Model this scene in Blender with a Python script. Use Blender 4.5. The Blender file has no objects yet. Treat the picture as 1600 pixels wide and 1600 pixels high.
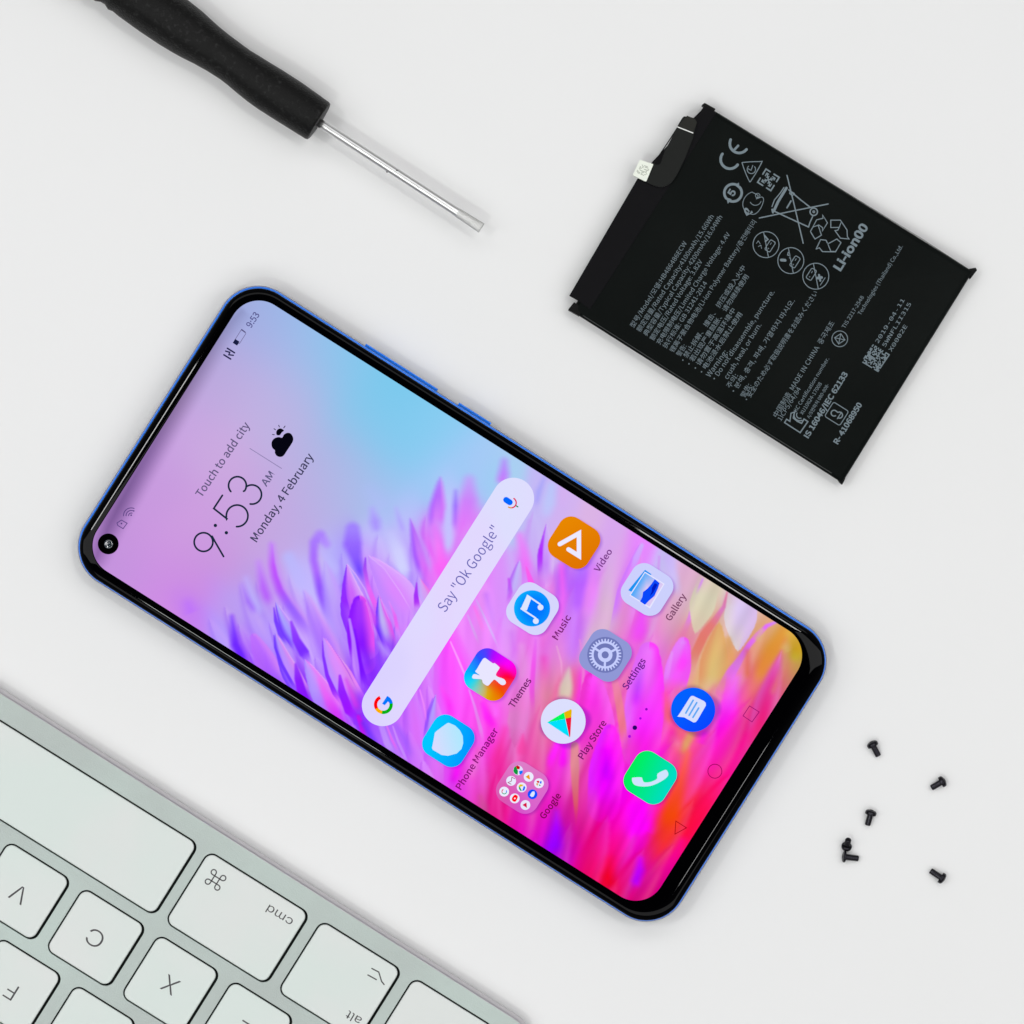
import bpy, bmesh, math, os, random
import numpy as np
from mathutils import Vector, Matrix
from mathutils.geometry import tessellate_polygon

random.seed(7)
SC = bpy.context.scene
COL = SC.collection
K = 0.000142            # metres on the table per pixel of the photograph (phone = 157 mm)
CAM_H = 0.90

# ------------------------------------------------------------------ camera, world, lights, exposure
cd = bpy.data.cameras.new('camera'); cam = bpy.data.objects.new('camera', cd); COL.objects.link(cam)
cam.location = (0, 0, CAM_H); cam.rotation_euler = (0, 0, 0)
cd.sensor_width = 36; cd.lens = 36 * CAM_H / (1600 * K); cd.clip_start = 0.02; cd.clip_end = 50
SC.camera = cam

w = bpy.data.worlds.new('World'); SC.world = w; w.use_nodes = True
nt = w.node_tree; bg = nt.nodes['Background']
tc = nt.nodes.new('ShaderNodeTexCoord'); sx = nt.nodes.new('ShaderNodeSeparateXYZ')
cr = nt.nodes.new('ShaderNodeValToRGB')
nt.links.new(tc.outputs['Generated'], sx.inputs[0]); nt.links.new(sx.outputs['Z'], cr.inputs[0])
nt.links.new(cr.outputs[0], bg.inputs[0])
e = cr.color_ramp.elements
e[0].position = 0.0; e[0].color = (1.0, 1.0, 1.0, 1)
e[1].position = 0.97; e[1].color = (0.03, 0.03, 0.032, 1)
m_ = cr.color_ramp.elements.new(0.62); m_.color = (0.85, 0.86, 0.87, 1)
bg.inputs[1].default_value = 0.25

def area(name, loc, size, energy, color=(1, 1, 1), target=(0, 0, 0)):
    l = bpy.data.lights.new(name, 'AREA'); l.shape = 'RECTANGLE'; l.size, l.size_y = size
    l.energy = energy; l.color = color
    o = bpy.data.objects.new(name, l); COL.objects.link(o); o.location = loc
    d = Vector(target) - Vector(loc)
    o.rotation_euler = d.to_track_quat('-Z', 'Y').to_euler()
    return o
# strip softboxes standing round the table, outside the mirror angle of the flat glass
RING = 5.52                                    # four long softboxes forming a square ring above the table
area('softbox', (0, 0.88, 1.25), (2.0, 0.42), RING, (1, 1, 1), (0, 0.1, 0))
area('softbox', (0, -0.88, 1.25), (2.0, 0.42), RING, (1, 1, 1), (0, -0.1, 0))
area('softbox', (-0.88, 0, 1.25), (0.42, 1.16), RING * 0.8, (1, 1, 1), (-0.1, 0, 0))
area('softbox', (0.88, 0, 1.25), (0.42, 1.16), RING * 0.8, (1, 1, 1), (0.1, 0, 0))
# small bright strips that draw the short glints on the curved glass rim
def strip(ux, uy, out, along, wid, lng, power, col=(1, 1, 1)):   # (ux, uy): outward direction of the phone edge it serves
    o = area('strip_lamp', (ux * out - uy * along, uy * out + ux * along, 1.25), (wid, lng), power, col)
    o.rotation_euler = (Vector((0, 0, 0)) - o.location).to_track_quat('-Z', 'X').to_euler()
    v_ = Vector((0, 0, 0)) - o.location; z_ = -v_.normalized(); x_ = (Vector((ux, uy, 0)) - z_ * z_.dot(Vector((ux, uy, 0)))).normalized(); y_ = z_.cross(x_)
    o.rotation_euler = Matrix((x_, y_, z_)).transposed().to_euler()
strip(-0.845, 0.535, 0.578, 0.085, 0.060, 0.13, 1.7)
strip(0.535, 0.845, 0.407, -0.14, 0.055, 0.15, 1.7, (1, 0.99, 0.97))
strip(-0.535, -0.845, 0.534, -0.07, 0.060, 0.16, 2.0, (0.95, 1, 0.96))
strip(0.845, -0.535, 0.56, -0.08, 0.025, 0.10, 0.4)

SC.view_settings.view_transform = 'Standard'
SC.view_settings.look = 'None'
SC.view_settings.exposure = 0.0
SC.view_settings.gamma = 1.0
SC.view_settings.use_curve_mapping = False
SC.render.engine = 'CYCLES'
SC.cycles.max_bounces = 8

# ------------------------------------------------------------------ helpers
def s2l(v):
    v = np.asarray(v, dtype=float)
    return np.where(v <= 0.04045, v / 12.92, ((v + 0.055) / 1.055) ** 2.4)
def hx(h):
    h = h.lstrip('#'); return np.array([int(h[i:i + 2], 16) / 255 for i in (0, 2, 4)])
def lin(h):
    a = s2l(hx(h)); return (float(a[0]), float(a[1]), float(a[2]), 1)

def W(px, py, z=0.0):                      # point of the photograph at height z -> world
    f = (CAM_H - z) / CAM_H
    return Vector(((px - 800) * K * f, (800 - py) * K * f, z))

def empty(name, loc, label, cat, group=None):
    o = bpy.data.objects.new(name, None); COL.objects.link(o); o.location = loc
    o.empty_display_size = 0.005
    o['label'] = label; o['category'] = cat
    if group: o['group'] = group
    return o

def link_mesh(name, me, mat, parent=None, smooth=False):
    o = bpy.data.objects.new(name, me); COL.objects.link(o)
    if mat is not None:
        me.materials.clear(); me.materials.append(mat)
    if smooth:
        me.polygons.foreach_set('use_smooth', [True] * len(me.polygons))
    if parent is not None: o.parent = parent
    return o

def root_of(p):
    while p is not None and p.parent is not None: p = p.parent
    return p
def add(name, verts, faces, mat, parent=None, smooth=False, bevel=None):
    """verts in world space; stored relative to the thing's origin"""
    r = root_of(parent); off = r.location if r is not None else Vector((0, 0, 0))
    me = bpy.data.meshes.new(name)
    me.from_pydata([tuple(Vector(v) - off) for v in verts], [], faces); me.update()
    bm = bmesh.new(); bm.from_mesh(me)
    if bevel:
        bmesh.ops.bevel(bm, geom=[e_ for e_ in bm.edges if len(e_.link_faces) == 2 and e_.calc_face_angle(0) > 0.6],
                        offset=bevel, segments=3, affect='EDGES', profile=0.5)
    bm.to_mesh(me); bm.free()
    o = link_mesh(name, me, mat, parent, smooth)
    return o

MATS = {}
def mat(name, base=(0.5, 0.5, 0.5, 1), rough=0.5, metal=0.0, spec=0.5, bump=None, noise=None, emit=None, coat=0.0, aniso=0):
    if name in MATS: return MATS[name]
    m = bpy.data.materials.new(name); m.use_nodes = True
    n = m.node_tree; b = n.nodes['Principled BSDF']
    b.inputs['Base Color'].default_value = base; b.inputs['Roughness'].default_value = rough
    b.inputs['Metallic'].default_value = metal; b.inputs['Specular IOR Level'].default_value = spec
    b.inputs['Coat Weight'].default_value = coat
    if aniso: b.inputs['Anisotropic'].default_value = aniso
    if emit is not None:
        b.inputs['Emission Color'].default_value = emit; b.inputs['Emission Strength'].default_value = 1.0
    t = n.nodes.new('ShaderNodeTexCoord')
    if noise:                               # (scale, color2, contrast lo, hi)
        nz = n.nodes.new('ShaderNodeTexNoise'); nz.inputs['Scale'].default_value = noise[0]
        nz.inputs['Detail'].default_value = 4
        rp = n.nodes.new('ShaderNodeValToRGB')
        rp.color_ramp.elements[0].position = noise[2]; rp.color_ramp.elements[0].color = base
        rp.color_ramp.elements[1].position = noise[3]; rp.color_ramp.elements[1].color = noise[1]
        n.links.new(t.outputs['Object'], nz.inputs['Vector']); n.links.new(nz.outputs[0], rp.inputs[0])
        n.links.new(rp.outputs[0], b.inputs['Base Color'])
    if bump:                                # (scale, strength, distance)
        nb = n.nodes.new('ShaderNodeTexNoise'); nb.inputs['Scale'].default_value = bump[0]
        nb.inputs['Detail'].default_value = 6
        bp = n.nodes.new('ShaderNodeBump'); bp.inputs['Strength'].default_value = bump[1]
        bp.inputs['Distance'].default_value = bump[2]
        n.links.new(t.outputs['Object'], nb.inputs['Vector']); n.links.new(nb.outputs[0], bp.inputs['Height'])
        n.links.new(bp.outputs[0], b.inputs['Normal'])
    MATS[name] = m
    return m
BLACK = (0, 0, 0, 1)
def ui(h):                                  # a lit pixel colour of the phone's display
    return mat('display_' + h.lstrip('#'), BLACK, 0.12, 0, 0.15, emit=lin(h))
def vcol_mat():
    if 'display_picture' in MATS: return MATS['display_picture']
    m = mat('display_picture', BLACK, 0.12, 0, 0.15)
    n = m.node_tree; b = n.nodes['Principled BSDF']
    a = n.nodes.new('ShaderNodeVertexColor'); a.layer_name = 'pixel'
    n.links.new(a.outputs['Color'], b.inputs['Emission Color']); b.inputs['Emission Strength'].default_value = 1
    return m

def area2(pts):
    return 0.5 * sum(pts[i][0] * pts[(i + 1) % len(pts)][1] - pts[(i + 1) % len(pts)][0] * pts[i][1] for i in range(len(pts)))
def poly(name, loops, z, mt, parent, thick=0.0):
    """flat filled outline(s) given in photograph pixels; thick > 0 gives it sides"""
    if not isinstance(loops[0][0], (tuple, list, np.ndarray, Vector)): loops = [loops]
    vs = []; off = []
    for lp in loops:
        off.append(len(vs)); vs += [W(p[0], p[1], z) for p in lp]
    tris = tessellate_polygon([[Vector((W(p[0], p[1], z).x, W(p[0], p[1], z).y, 0)) for p in lp] for lp in loops])
    fs = []
    for t in tris:
        a, b, c = (vs[i] for i in t)
        fs.append(tuple(t) if (b - a).cross(c - a).z > 0 else tuple(reversed(t)))
    if thick > 0:
        n = len(vs); vs = vs + [Vector((v.x, v.y, v.z - thick)) for v in vs]
        top = list(fs)
        fs += [tuple(reversed([i + n for i in f])) for f in top]
        for k, lp in enumerate(loops):
            o_ = off[k]; L = len(lp); ccw = area2(lp) < 0     # image y is down
            if k > 0: ccw = ccw
            for i in range(L):
                a, b = o_ + i, o_ + (i + 1) % L
                q = (a, a + n, b + n, b)
                outer = (k == 0)
                if ccw != outer: q = tuple(reversed(q))
                fs.append(q)
    return add(name, vs, fs, mt, parent)

def arc(cx, cy, r, a0, a1, n=24):           # angles in image space, degrees, y down
    return [(cx + r * math.cos(math.radians(a0 + (a1 - a0) * i / n)), cy + r * math.sin(math.radians(a0 + (a1 - a0) * i / n))) for i in range(n + 1)]
def circ(cx, cy, r, n=40): return arc(cx, cy, r, 0, 360, n)[:-1]
def frame_pts(c, a, b, pts):                # local (along a, along b) -> pixels
    return [(c[0] + a[0] * p[0] + b[0] * p[1], c[1] + a[1] * p[0] + b[1] * p[1]) for p in pts]
def rrect(x0, y0, x1, y1, r, n=8):
    P = []
    for cx, cy, a in ((x1 - r, y0 + r, -90), (x1 - r, y1 - r, 0), (x0 + r, y1 - r, 90), (x0 + r, y0 + r, 180)):
        P += arc(cx, cy, r, a, a + 90, n)
    return P
def spline(pts, closed=True, k=6):
    n = len(pts); out = []
    rng = range(n) if closed else range(n - 1)
    for i in rng:
        p = [np.array(pts[(i + j) % n] if closed else pts[min(max(i + j, 0), n - 1)], float) for j in (-1, 0, 1, 2)]
        for t in np.linspace(0, 1, k, endpoint=False):
            out.append(tuple(0.5 * ((2 * p[1]) + (-p[0] + p[2]) * t + (2 * p[0] - 5 * p[1] + 4 * p[2] - p[3]) * t * t + (-p[0] + 3 * p[1] - 3 * p[2] + p[3]) * t ** 3)))
    if not closed: out.append(tuple(pts[-1]))
    return out
def stroke_geo(pts, wd, closed=False, cap=True):
    P = [np.array(p, float) for p in pts]; n = len(P); L = []; R = []
    for i in range(n):
        if closed: a, b = P[i - 1], P[(i + 1) % n]
        else: a, b = P[max(i - 1, 0)], P[min(i + 1, n - 1)]
        d1 = P[i] - a; d2 = b - P[i]
        if np.linalg.norm(d1) < 1e-9: d1 = d2
        if np.linalg.norm(d2) < 1e-9: d2 = d1
        d1 = d1 / np.linalg.norm(d1); d2 = d2 / np.linalg.norm(d2)
        t = d1 + d2; t = t / (np.linalg.norm(t) + 1e-9); nrm = np.array((-t[1], t[0]))
        c = max(0.45, abs(nrm @ np.array((-d1[1], d1[0]))))
        L.append(P[i] + nrm * wd / 2 / c); R.append(P[i] - nrm * wd / 2 / c)
    vs = []; fs = []
    for l, r in zip(L, R): vs += [l, r]
    for i in range(n if closed else n - 1):
        a = 2 * i; b = 2 * ((i + 1) % n); fs.append((a, a + 1, b + 1, b))
    if cap and not closed:
        for end, oth, a0 in ((0, 1, 0), (n - 1, n - 2, 0)):
            d = P[end] - P[oth]; ang = math.atan2(d[1], d[0]); base = len(vs); m = 6
            vs += [P[end] + wd / 2 * np.array((math.cos(ang - math.pi / 2 + math.pi * j / m), math.sin(ang - math.pi / 2 + math.pi * j / m))) for j in range(m + 1)]
            fs.append(tuple(range(base, base + m + 1)))
    return vs, fs
def strokes(name, items, z, mt, parent):
    """items: (points, width, closed) lines drawn flat, one mesh"""
    V = []; F = []
    for j, it in enumerate(items):
        pts, wd = it[0], it[1]; cl = it[2] if len(it) > 2 else False
        vs, fs = stroke_geo(pts, wd, cl)
        b = len(V); zz = z + j * 4e-7
        wv = [W(v[0], v[1], zz) for v in vs]
        V += wv
        for f in fs:
            c = Vector((0, 0, 0)); a0 = wv[f[0]]
            for i in range(1, len(f) - 1): c += (wv[f[i]] - a0).cross(wv[f[i + 1]] - a0)
            f = f if c.z > 0 else tuple(reversed(f)); F.append(tuple(i + b for i in f))
    return add(name, V, F, mt, parent)

FP = bpy.utils.system_resource('DATAFILES', path='fonts')
FONTS = {}
def font(k):
    if k in FONTS: return FONTS[k]
    fn = {'inter': 'Inter.woff2', 'cjk': 'Noto Sans CJK Regular.woff2', 'mono': 'DejaVuSansMono.woff2'}[k]
    p = os.path.join(FP or '', fn)
    try: f = bpy.data.fonts.load(p)
    except Exception: f = None
    FONTS[k] = f
    return f
_fc = {}
def glyphs(s, fk, off=0.0):
    c = bpy.data.curves.new('lettering', 'FONT'); f = font(fk)
    if f: c.font = f
    c.body = s; c.resolution_u = 3; c.offset = off
    o = bpy.data.objects.new('lettering', c); COL.objects.link(o)
    me = bpy.data.meshes.new_from_object(o.evaluated_get(bpy.context.evaluated_depsgraph_get()))
    bpy.data.objects.remove(o); bpy.data.curves.remove(c)
    return me
def capheight(fk):
    if fk not in _fc:
        m = glyphs('H', fk); _fc[fk] = max(v.co.y for v in m.vertices); bpy.data.meshes.remove(m)
    return _fc[fk]
def text(name, s, p0, p1, cap, z, mt, parent, fk='inter', off=0.0):
    """lettering fitted between two baseline points of the photograph"""
    me = glyphs(s, fk, off * capheight(fk))
    n = len(me.vertices); co = np.empty(n * 3); me.vertices.foreach_get('co', co); co = co.reshape(-1, 3)
    x0, x1 = co[:, 0].min(), co[:, 0].max()
    a = np.array(p1, float) - np.array(p0, float); L = np.linalg.norm(a); a = a / L; d = np.array((-a[1], a[0]))
    sxx = L / (x1 - x0); sy = cap / capheight(fk)
    px = p0[0] + a[0] * (co[:, 0] - x0) * sxx - d[0] * co[:, 1] * sy
    py = p0[1] + a[1] * (co[:, 0] - x0) * sxx - d[1] * co[:, 1] * sy
    f = (CAM_H - z) / CAM_H; off_ = root_of(parent).location
    out = np.stack([(px - 800) * K * f - off_.x, (800 - py) * K * f - off_.y, np.full(n, z - off_.z)], 1)
    me.vertices.foreach_set('co', out.ravel()); me.update(); me.name = name
    return link_mesh(name, me, mt, parent)

def box_px(name, corners, z0, z1, mt, parent, bevel=None):
    v = [W(p[0], p[1], z1) for p in corners]; v = [Vector((q.x, q.y, z0)) for q in v] + v
    n = len(corners); cw = area2([(q.x, q.y) for q in v[:n]]) < 0
    if cw: v = list(reversed(v[:n])) + list(reversed(v[n:]))
    fs = [tuple(reversed(range(n))), tuple(range(n, 2 * n))] + [(i, (i + 1) % n, (i + 1) % n + n, i + n) for i in range(n)]
    return add(name, v, fs, mt, parent, bevel=bevel)
def loft(name, rings, mt, parent, cap0=True, cap1=True, smooth=True):
    """rings of world points, same count, each closed, bottom first, counter-clockwise from above"""
    n = len(rings[0]); V = [p for r in rings for p in r]; F = []
    for k in range(len(rings) - 1):
        for i in range(n):
            j = (i + 1) % n; F.append((k * n + i, k * n + j, (k + 1) * n + j, (k + 1) * n + i))
    if cap0: F.append(tuple(reversed(range(n))))
    if cap1: F.append(tuple(range((len(rings) - 1) * n, len(rings) * n)))
    return add(name, V, F, mt, parent, smooth)

# ------------------------------------------------------------------ table
tabletop = bpy.data.meshes.new('tabletop')
tabletop.from_pydata([(-3, -3, 0), (3, -3, 0), (3, 3, 0), (-3, 3, 0)], [], [(0, 1, 2, 3)])
tb = link_mesh('tabletop', tabletop, mat('white_tabletop', (0.80, 0.80, 0.80, 1), 0.75, 0, 0.2, noise=(9, (0.812, 0.81, 0.812, 1), 0.35, 0.65)))
tb['kind'] = 'structure'

# ------------------------------------------------------------------ SMARTPHONE
UA = (math.cos(math.radians(32.33)), math.sin(math.radians(32.33)))     # along the phone, status bar -> chin
VA = (-UA[1], UA[0])
RA = (-VA[0], -VA[1])                                                   # reading direction of the display
def UV(u, v): return (u * UA[0] + v * VA[0], u * UA[1] + v * VA[1])
TH = 0.0081
phone = empty('smartphone', W(706, 944, 0), 'blue smartphone, its lit screen showing a pink and purple flower wallpaper', 'smartphone')
def pring(u0, u1, v0, v1, r, z, n=20):
    """rounded rectangle ring in phone axes, counter-clockwise in world; softened corners"""
    P = []
    for cx, cy, a in ((u1 - r, v0 + r, -90), (u1 - r, v1 - r, 0), (u0 + r, v1 - r, 90), (u0 + r, v0 + r, 180)):
        for i in range(n + 1):
            t = math.radians(a + 90 * i / n); P.append((cx + r * math.cos(t), cy + r * math.sin(t)))
    P = [W(*UV(*p), z) for p in P]
    return list(reversed(P))
U0, U1, V0, V1, RO = 549, 1654, 151.2, 687.4, 65
def oring(i, z): return pring(U0 + i, U1 - i, V0 + i, V1 - i, RO - i * 0.8, z)
blue = mat('anodised_blue', (0.010, 0.22, 1.0, 1), 0.25, 0.35, 0.5, coat=0.4)
blue_shaded = mat('anodised_blue_shaded', (0.002, 0.012, 0.10, 1), 0.3, 0.5, 0.4)  # frame's blue darkened by colour, so its side throws no blue on the table
loft('frame', [oring(16, 0.0003), oring(7, 0.0006), oring(2.4, 0.0018), oring(0.7, 0.0034), oring(0.3, 0.0045), oring(0.7, 0.0058), oring(1.5, 0.0064)], blue_shaded, phone, cap1=False)
loft('frame_edge', [oring(1.5, 0.0064), oring(2.3, 0.0068), oring(3.6, 0.0070), oring(6.5, 0.0070)], blue, phone, cap0=False)
glass = mat('black_glass', (0.0003, 0.0003, 0.0006, 1), 0.025, 0, 0.10)
I0 = (571.5, 1613.5, 173.5, 665.0, 46)
def mring(t, z):
    a = (U0 + 4.3, U1 - 3.2, V0 + 4.3, V1 - 2.8, RO - 4)
    return pring(*[a[k] + (I0[k] - a[k]) * t for k in range(5)], z)
prof = []                                       # tilt of the glass from the frame (t = 0) to the display (t = 1)
xs_ = np.linspace(0, 1, 41); th_ = np.interp(1 - xs_, [0, 0.15, 0.48, 0.75, 1.0], [0, 8.4, 10.6, 34, 66]); zz_ = np.concatenate([[0], np.cumsum(np.tan(np.radians((th_[1:] + th_[:-1]) / 2)) * np.diff(xs_))])
zz_ = 0.00712 + (TH + 0.00002 - 0.00712) * zz_ / zz_[-1]
prof = list(zip(xs_, zz_))
loft('bezel', [mring(0, 0.0068)] + [mring(t, z) for t, z in prof], glass, phone, cap0=False, cap1=False)

# --- wallpaper, painted pixel by pixel into the display mesh
SAMP = """400 490 9cb0e4;365 505 a8aadc;335 565 b6a6da;310 590 bfa8de;270 650 c7a4e2;230 700 cba2e2;200 760 ca9ce0;168 805 c496da;152 850 c292da;150 880 c493dd;190 900 c493e0;
240 760 c598dd;230 850 cf97e3;300 900 cc90df;300 820 cf9fe0;330 700 ccaae0;380 600 c3b0e2;420 540 adb5e8;470 500 96bfeb;440 650 c0b2e2;480 600 b0b8e6;520 560 93c2ec;560 560 7fcbee;600 620 74c9ec;
560 650 8fc6ec;640 660 83caf0;520 720 b0b5e4;470 760 c1aee0;400 800 c9a4df;350 880 c79adf;230 940 cf90e4;260 960 d08be6;300 960 c983ec;620 710 80cbee;680 680 8acef2;740 740 a6c8f8;700 760 b0c8fb;560 760 a8bde8;600 780 a9c1f4;
520 800 b5b4e8;480 840 bfaae6;440 860 c3aae2;800 745 a9d0f2;840 770 c4b8f6;760 730 9fcdf4;720 715 92cdf2;660 740 98caf4;640 780 acc6f8;330 915 c98cf0;300 950 c47ef4;350 935 b9a0ee;380 905 bd9fe8;
340 990 b39cff;380 940 bb9cf8;420 1000 b99aff;400 1035 a855ff;440 1065 9a4dff;430 880 c99af0;450 900 c4aef8;480 900 c0b8ff;500 930 c8b8fc;480 980 c4a0ff;540 960 b592ff;520 1040 b888ff;560 1100 9030ff;520 1130 a050ff;480 1100 8a20ff;
600 1155 a860ff;560 1050 8a28ff;600 1000 8f3cff;590 900 d080ff;620 880 c8b8fb;640 820 c0bcfd;620 950 d98bff;650 900 b99aff;670 860 e060f8;700 800 c8c4ff;730 820 e07cf8;680 890 f760f8;640 900 b8a0ff;590 850 c0c0fd;540 860 a890ff;520 850 bab8fb;
640 1150 d070ff;620 1180 b868ff;680 1080 d878ff;700 1075 ff48ff;720 1110 ff50ff;730 1150 ff50f0;760 1000 f080ff;780 960 d890fb;750 960 ee8efc;800 1020 e898fb;820 1050 ea8ce6;850 1060 e887c8;838 1020 ee4eea;860 1000 ea8adf;800 1100 ea80d8;780 1120 fb5cf8;
765 1140 ff30e8;800 1150 e878cc;820 1180 f04aae;780 1190 f028a0;740 1220 f040d8;720 1230 e020f0;700 1215 e050f8;850 1150 ea70b0;870 1120 ec6890;855 1090 e48a9c;760 1260 e82898;720 1250 e03af0;740 1185 f050e8;840 1240 ee30b0;870 1200 f820f0;880 1180 ff10ff;
845 1205 e84890;900 1200 da8a94;912 1240 dc5a80;925 1200 f02aa8;925 1170 e84aa0;960 1190 f000ff;945 1230 d800ff;940 1265 e600c8;880 790 d4b4f0;870 770 ccb0f4;920 830 dcb4e6;950 850 d8a8f0;960 900 dcb2dc;935 920 e888fb;908 920 b45aff;900 960 c868ff;950 960 d8b8d4;
940 980 d9bcc8;980 900 e084ff;1000 865 e888ff;1040 880 c8c0f8;1075 880 e0a8d4;1060 920 dcb0d0;1085 905 dcb0c8;1100 940 d8d0b4;1150 950 d8c0f0;1170 960 d8c8e8;1192 975 e4b08c;1125 990 e0a870;1105 1020 dcc078;1150 1030 e0a868;1085 1000 e07888;1060 1020 dc88a0;
1040 980 dca8bc;1020 985 e090c8;1000 980 f050f0;975 990 e488cc;1000 1060 f060e0;1020 1040 f070f8;1010 1100 f028ff;1000 1140 f000ff;1025 1160 ff00ff;968 1080 ea88a8;972 1110 ea7890;955 1050 ee60c8;930 1080 fb30e8;940 1110 f838e0;930 1150 f030d0;955 1150 ff20f8;
950 1180 ff00ff;978 1170 ef7088;1040 1095 f860a8;1042 1130 f45880;1060 1050 f840ff;1080 1050 e8a080;1100 1060 dcc478;1130 1055 e898c0;1150 1070 f850f8;1140 1100 f818ff;1130 1140 ff00ff;1170 1000 d88c50;1185 1040 e0883c;1170 1080 e88860;1215 1010 d8b060;1240 1005 c8a020;
1245 1030 c0a828;1238 1050 b8b840;1222 1030 e880c0;1210 1060 e82898;1200 1090 e81f70;1225 1075 d868a0;1190 1120 e81868;1180 1145 e81068;1170 1165 f00898;1150 1185 f800b0;1120 1165 ff00f8;1095 1155 f010f8;1102 1185 f83090;1080 1150 f86868;1068 1165 e8a060;1062 1190 fb5060;
1080 1205 f84850;1095 1190 fb2ec0;1120 1205 ff1090;1130 1225 ff0070;1150 1205 f800a0;1100 1250 fb0050;1080 1240 fa2848;1060 1250 f84020;1050 1280 f24000;1038 1300 f04800;1070 1300 fb1030;1060 1330 ff0088;1040 1325 f82000;1095 1280 f80040;1050 1360 e800a0;1030 1385 d80090;
1012 1398 d00078;1000 1370 c000ff;995 1340 e000d8;1012 1330 f000c0;980 1350 e000b8;970 1380 e80048;955 1330 f8007a;950 1360 f00030;1000 1290 ff00ff;990 1260 ff00ff;960 1270 f800e8;930 1290 e8005e;930 1325 f00078;910 1300 d80060;895 1330 e0008a;868 1310 9600ff;882 1335 b000f8;
845 1305 e000c0;860 1342 8000ff;890 1352 d000d8;915 1370 e8004a;950 1390 f00028;980 1405 e00030;1005 1409 d00068;960 1230 e800f0;930 1230 f800ff;885 1285 d0006a;878 1260 d80070;850 1285 f020c0;868 1285 c800e8;820 1280 e000c0;800 1292 e000b0;790 1270 f00070;
770 1280 e00080;750 1260 c84898;740 1240 f030a8;680 1210 e070f0;660 1190 d070ff;1020 1210 ff10d8;1045 1200 ff00ff;1035 1230 ff10c0;1010 1020 ee58e4;830 1130 e060b0;815 1120 e878c8"""
PTS = [(float(a), float(b), hx(c)) for a, b, c in (s_.split() for s_ in SAMP.replace('\n', '').split(';'))]
FX, FY = 740.0, 1760.0                       # where the petals come from
def field(X, Y, pts, sl, st, floor=2e-3, sf=38.0, radial=True):
    acc = np.zeros(X.shape + (3,)); wt = np.zeros(X.shape)
    if radial:
        dx, dy = FX - X, FY - Y; L = np.hypot(dx, dy); dx /= L; dy /= L
    else: dx, dy = np.zeros_like(X), np.ones_like(X)
    for x, y, c in pts:
        a, b = X - x, Y - y
        al = a * dx + b * dy; ac = a * dy - b * dx
        q = np.exp(-0.5 * ((al / sl) ** 2 + (ac / st) ** 2)) + floor * np.exp(-0.5 * (a * a + b * b) / sf ** 2) + 1e-12 / (1 + a * a + b * b)
        acc += q[..., None] * c; wt += q
    return acc / wt[..., None]
def sstep(x): x = np.clip(x, 0, 1); return x * x * (3 - 2 * x)
def brush(IMG, X, Y, pts, cols, soft=3.0, alpha=1.0, cL=None, cR=None, fade=0.3):
    """pts: (x, y, halfwidth) along a centre line; cols: colours from first to last point;
    cL / cR: colour of the left / right border"""
    P = np.array([(p[0], p[1]) for p in pts], float); H = np.array([p[2] for p in pts], float)
    pad = H.max() + soft * 2 + 2
    m = (X > P[:, 0].min() - pad) & (X < P[:, 0].max() + pad) & (Y > P[:, 1].min() - pad) & (Y < P[:, 1].max() + pad)
    if not m.any(): return
    x, y = X[m], Y[m]; best = np.full(x.shape, 1e9); T = np.zeros_like(x); S = np.zeros_like(x); Hh = np.ones_like(x)
    seg = np.hypot(*np.diff(P, axis=0).T); cum = np.concatenate([[0], np.cumsum(seg)]); tot = cum[-1]
    for i in range(len(P) - 1):
        d = (P[i + 1] - P[i]) / seg[i]; ax, ay = x - P[i, 0], y - P[i, 1]
        t = np.clip((ax * d[0] + ay * d[1]) / seg[i], 0, 1)
        qx, qy = ax - t * seg[i] * d[0], ay - t * seg[i] * d[1]
        dist = np.hypot(qx, qy); side = np.sign(ax * d[1] - ay * d[0])
        h = H[i] + (H[i + 1] - H[i]) * t
        key = dist - h; u = key < best
        best = np.where(u, key, best); T = np.where(u, (cum[i] + t * seg[i]) / tot, T)
        S = np.where(u, side * dist, S); Hh = np.where(u, h, Hh)
    if soft >= 5: soft = soft * 2.1
    a = sstep(0.5 - best / max(soft, 0.6)) * alpha * (1 - sstep((T - (1 - fade)) / fade) * 0.85)
    C = np.array([hx(c) for c in cols]); g = np.linspace(0, 1, len(C))
    col = np.stack([np.interp(T, g, C[:, k]) for k in range(3)], 1)
    s = np.clip(S / np.maximum(Hh, 1), -1, 1)            # downward strokes: -1 = right of travel
    if cR is not None: col = col + (hx(cR) - col) * (sstep((s - 0.05) / 0.9))[:, None]
    if cL is not None: col = col + (hx(cL) - col) * (sstep((-s - 0.05) / 0.9))[:, None]
    IMG[m] = IMG[m] + (col - IMG[m]) * a[:, None]
def petal(tx, ty, bx, by, hw, bend=0.0, body=('c080ff', 'a050ff'), L=None, R=None, soft=2.0, alpha=1.0, rnd=0.5, fade=0.3, n=12):
    """a petal from its tip (tx, ty) to its base (bx, by)"""
    dx, dy = bx - tx, by - ty; ln = math.hypot(dx, dy); nx, ny = -dy / ln, dx / ln; pts = []
    for i in range(n + 1):
        t = i / n; wdt = hw * 1.12 * (min(1, t / 0.55) ** rnd) * (1 - 0.25 * max(0, t - 0.6))
        o_ = bend * math.sin(math.pi * t)
        pts.append((tx + dx * t + nx * o_, ty + dy * t + ny * o_, max(0.2, wdt)))
    return dict(pts=pts, cols=body, soft=soft, alpha=alpha, cL=L, cR=R)
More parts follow.
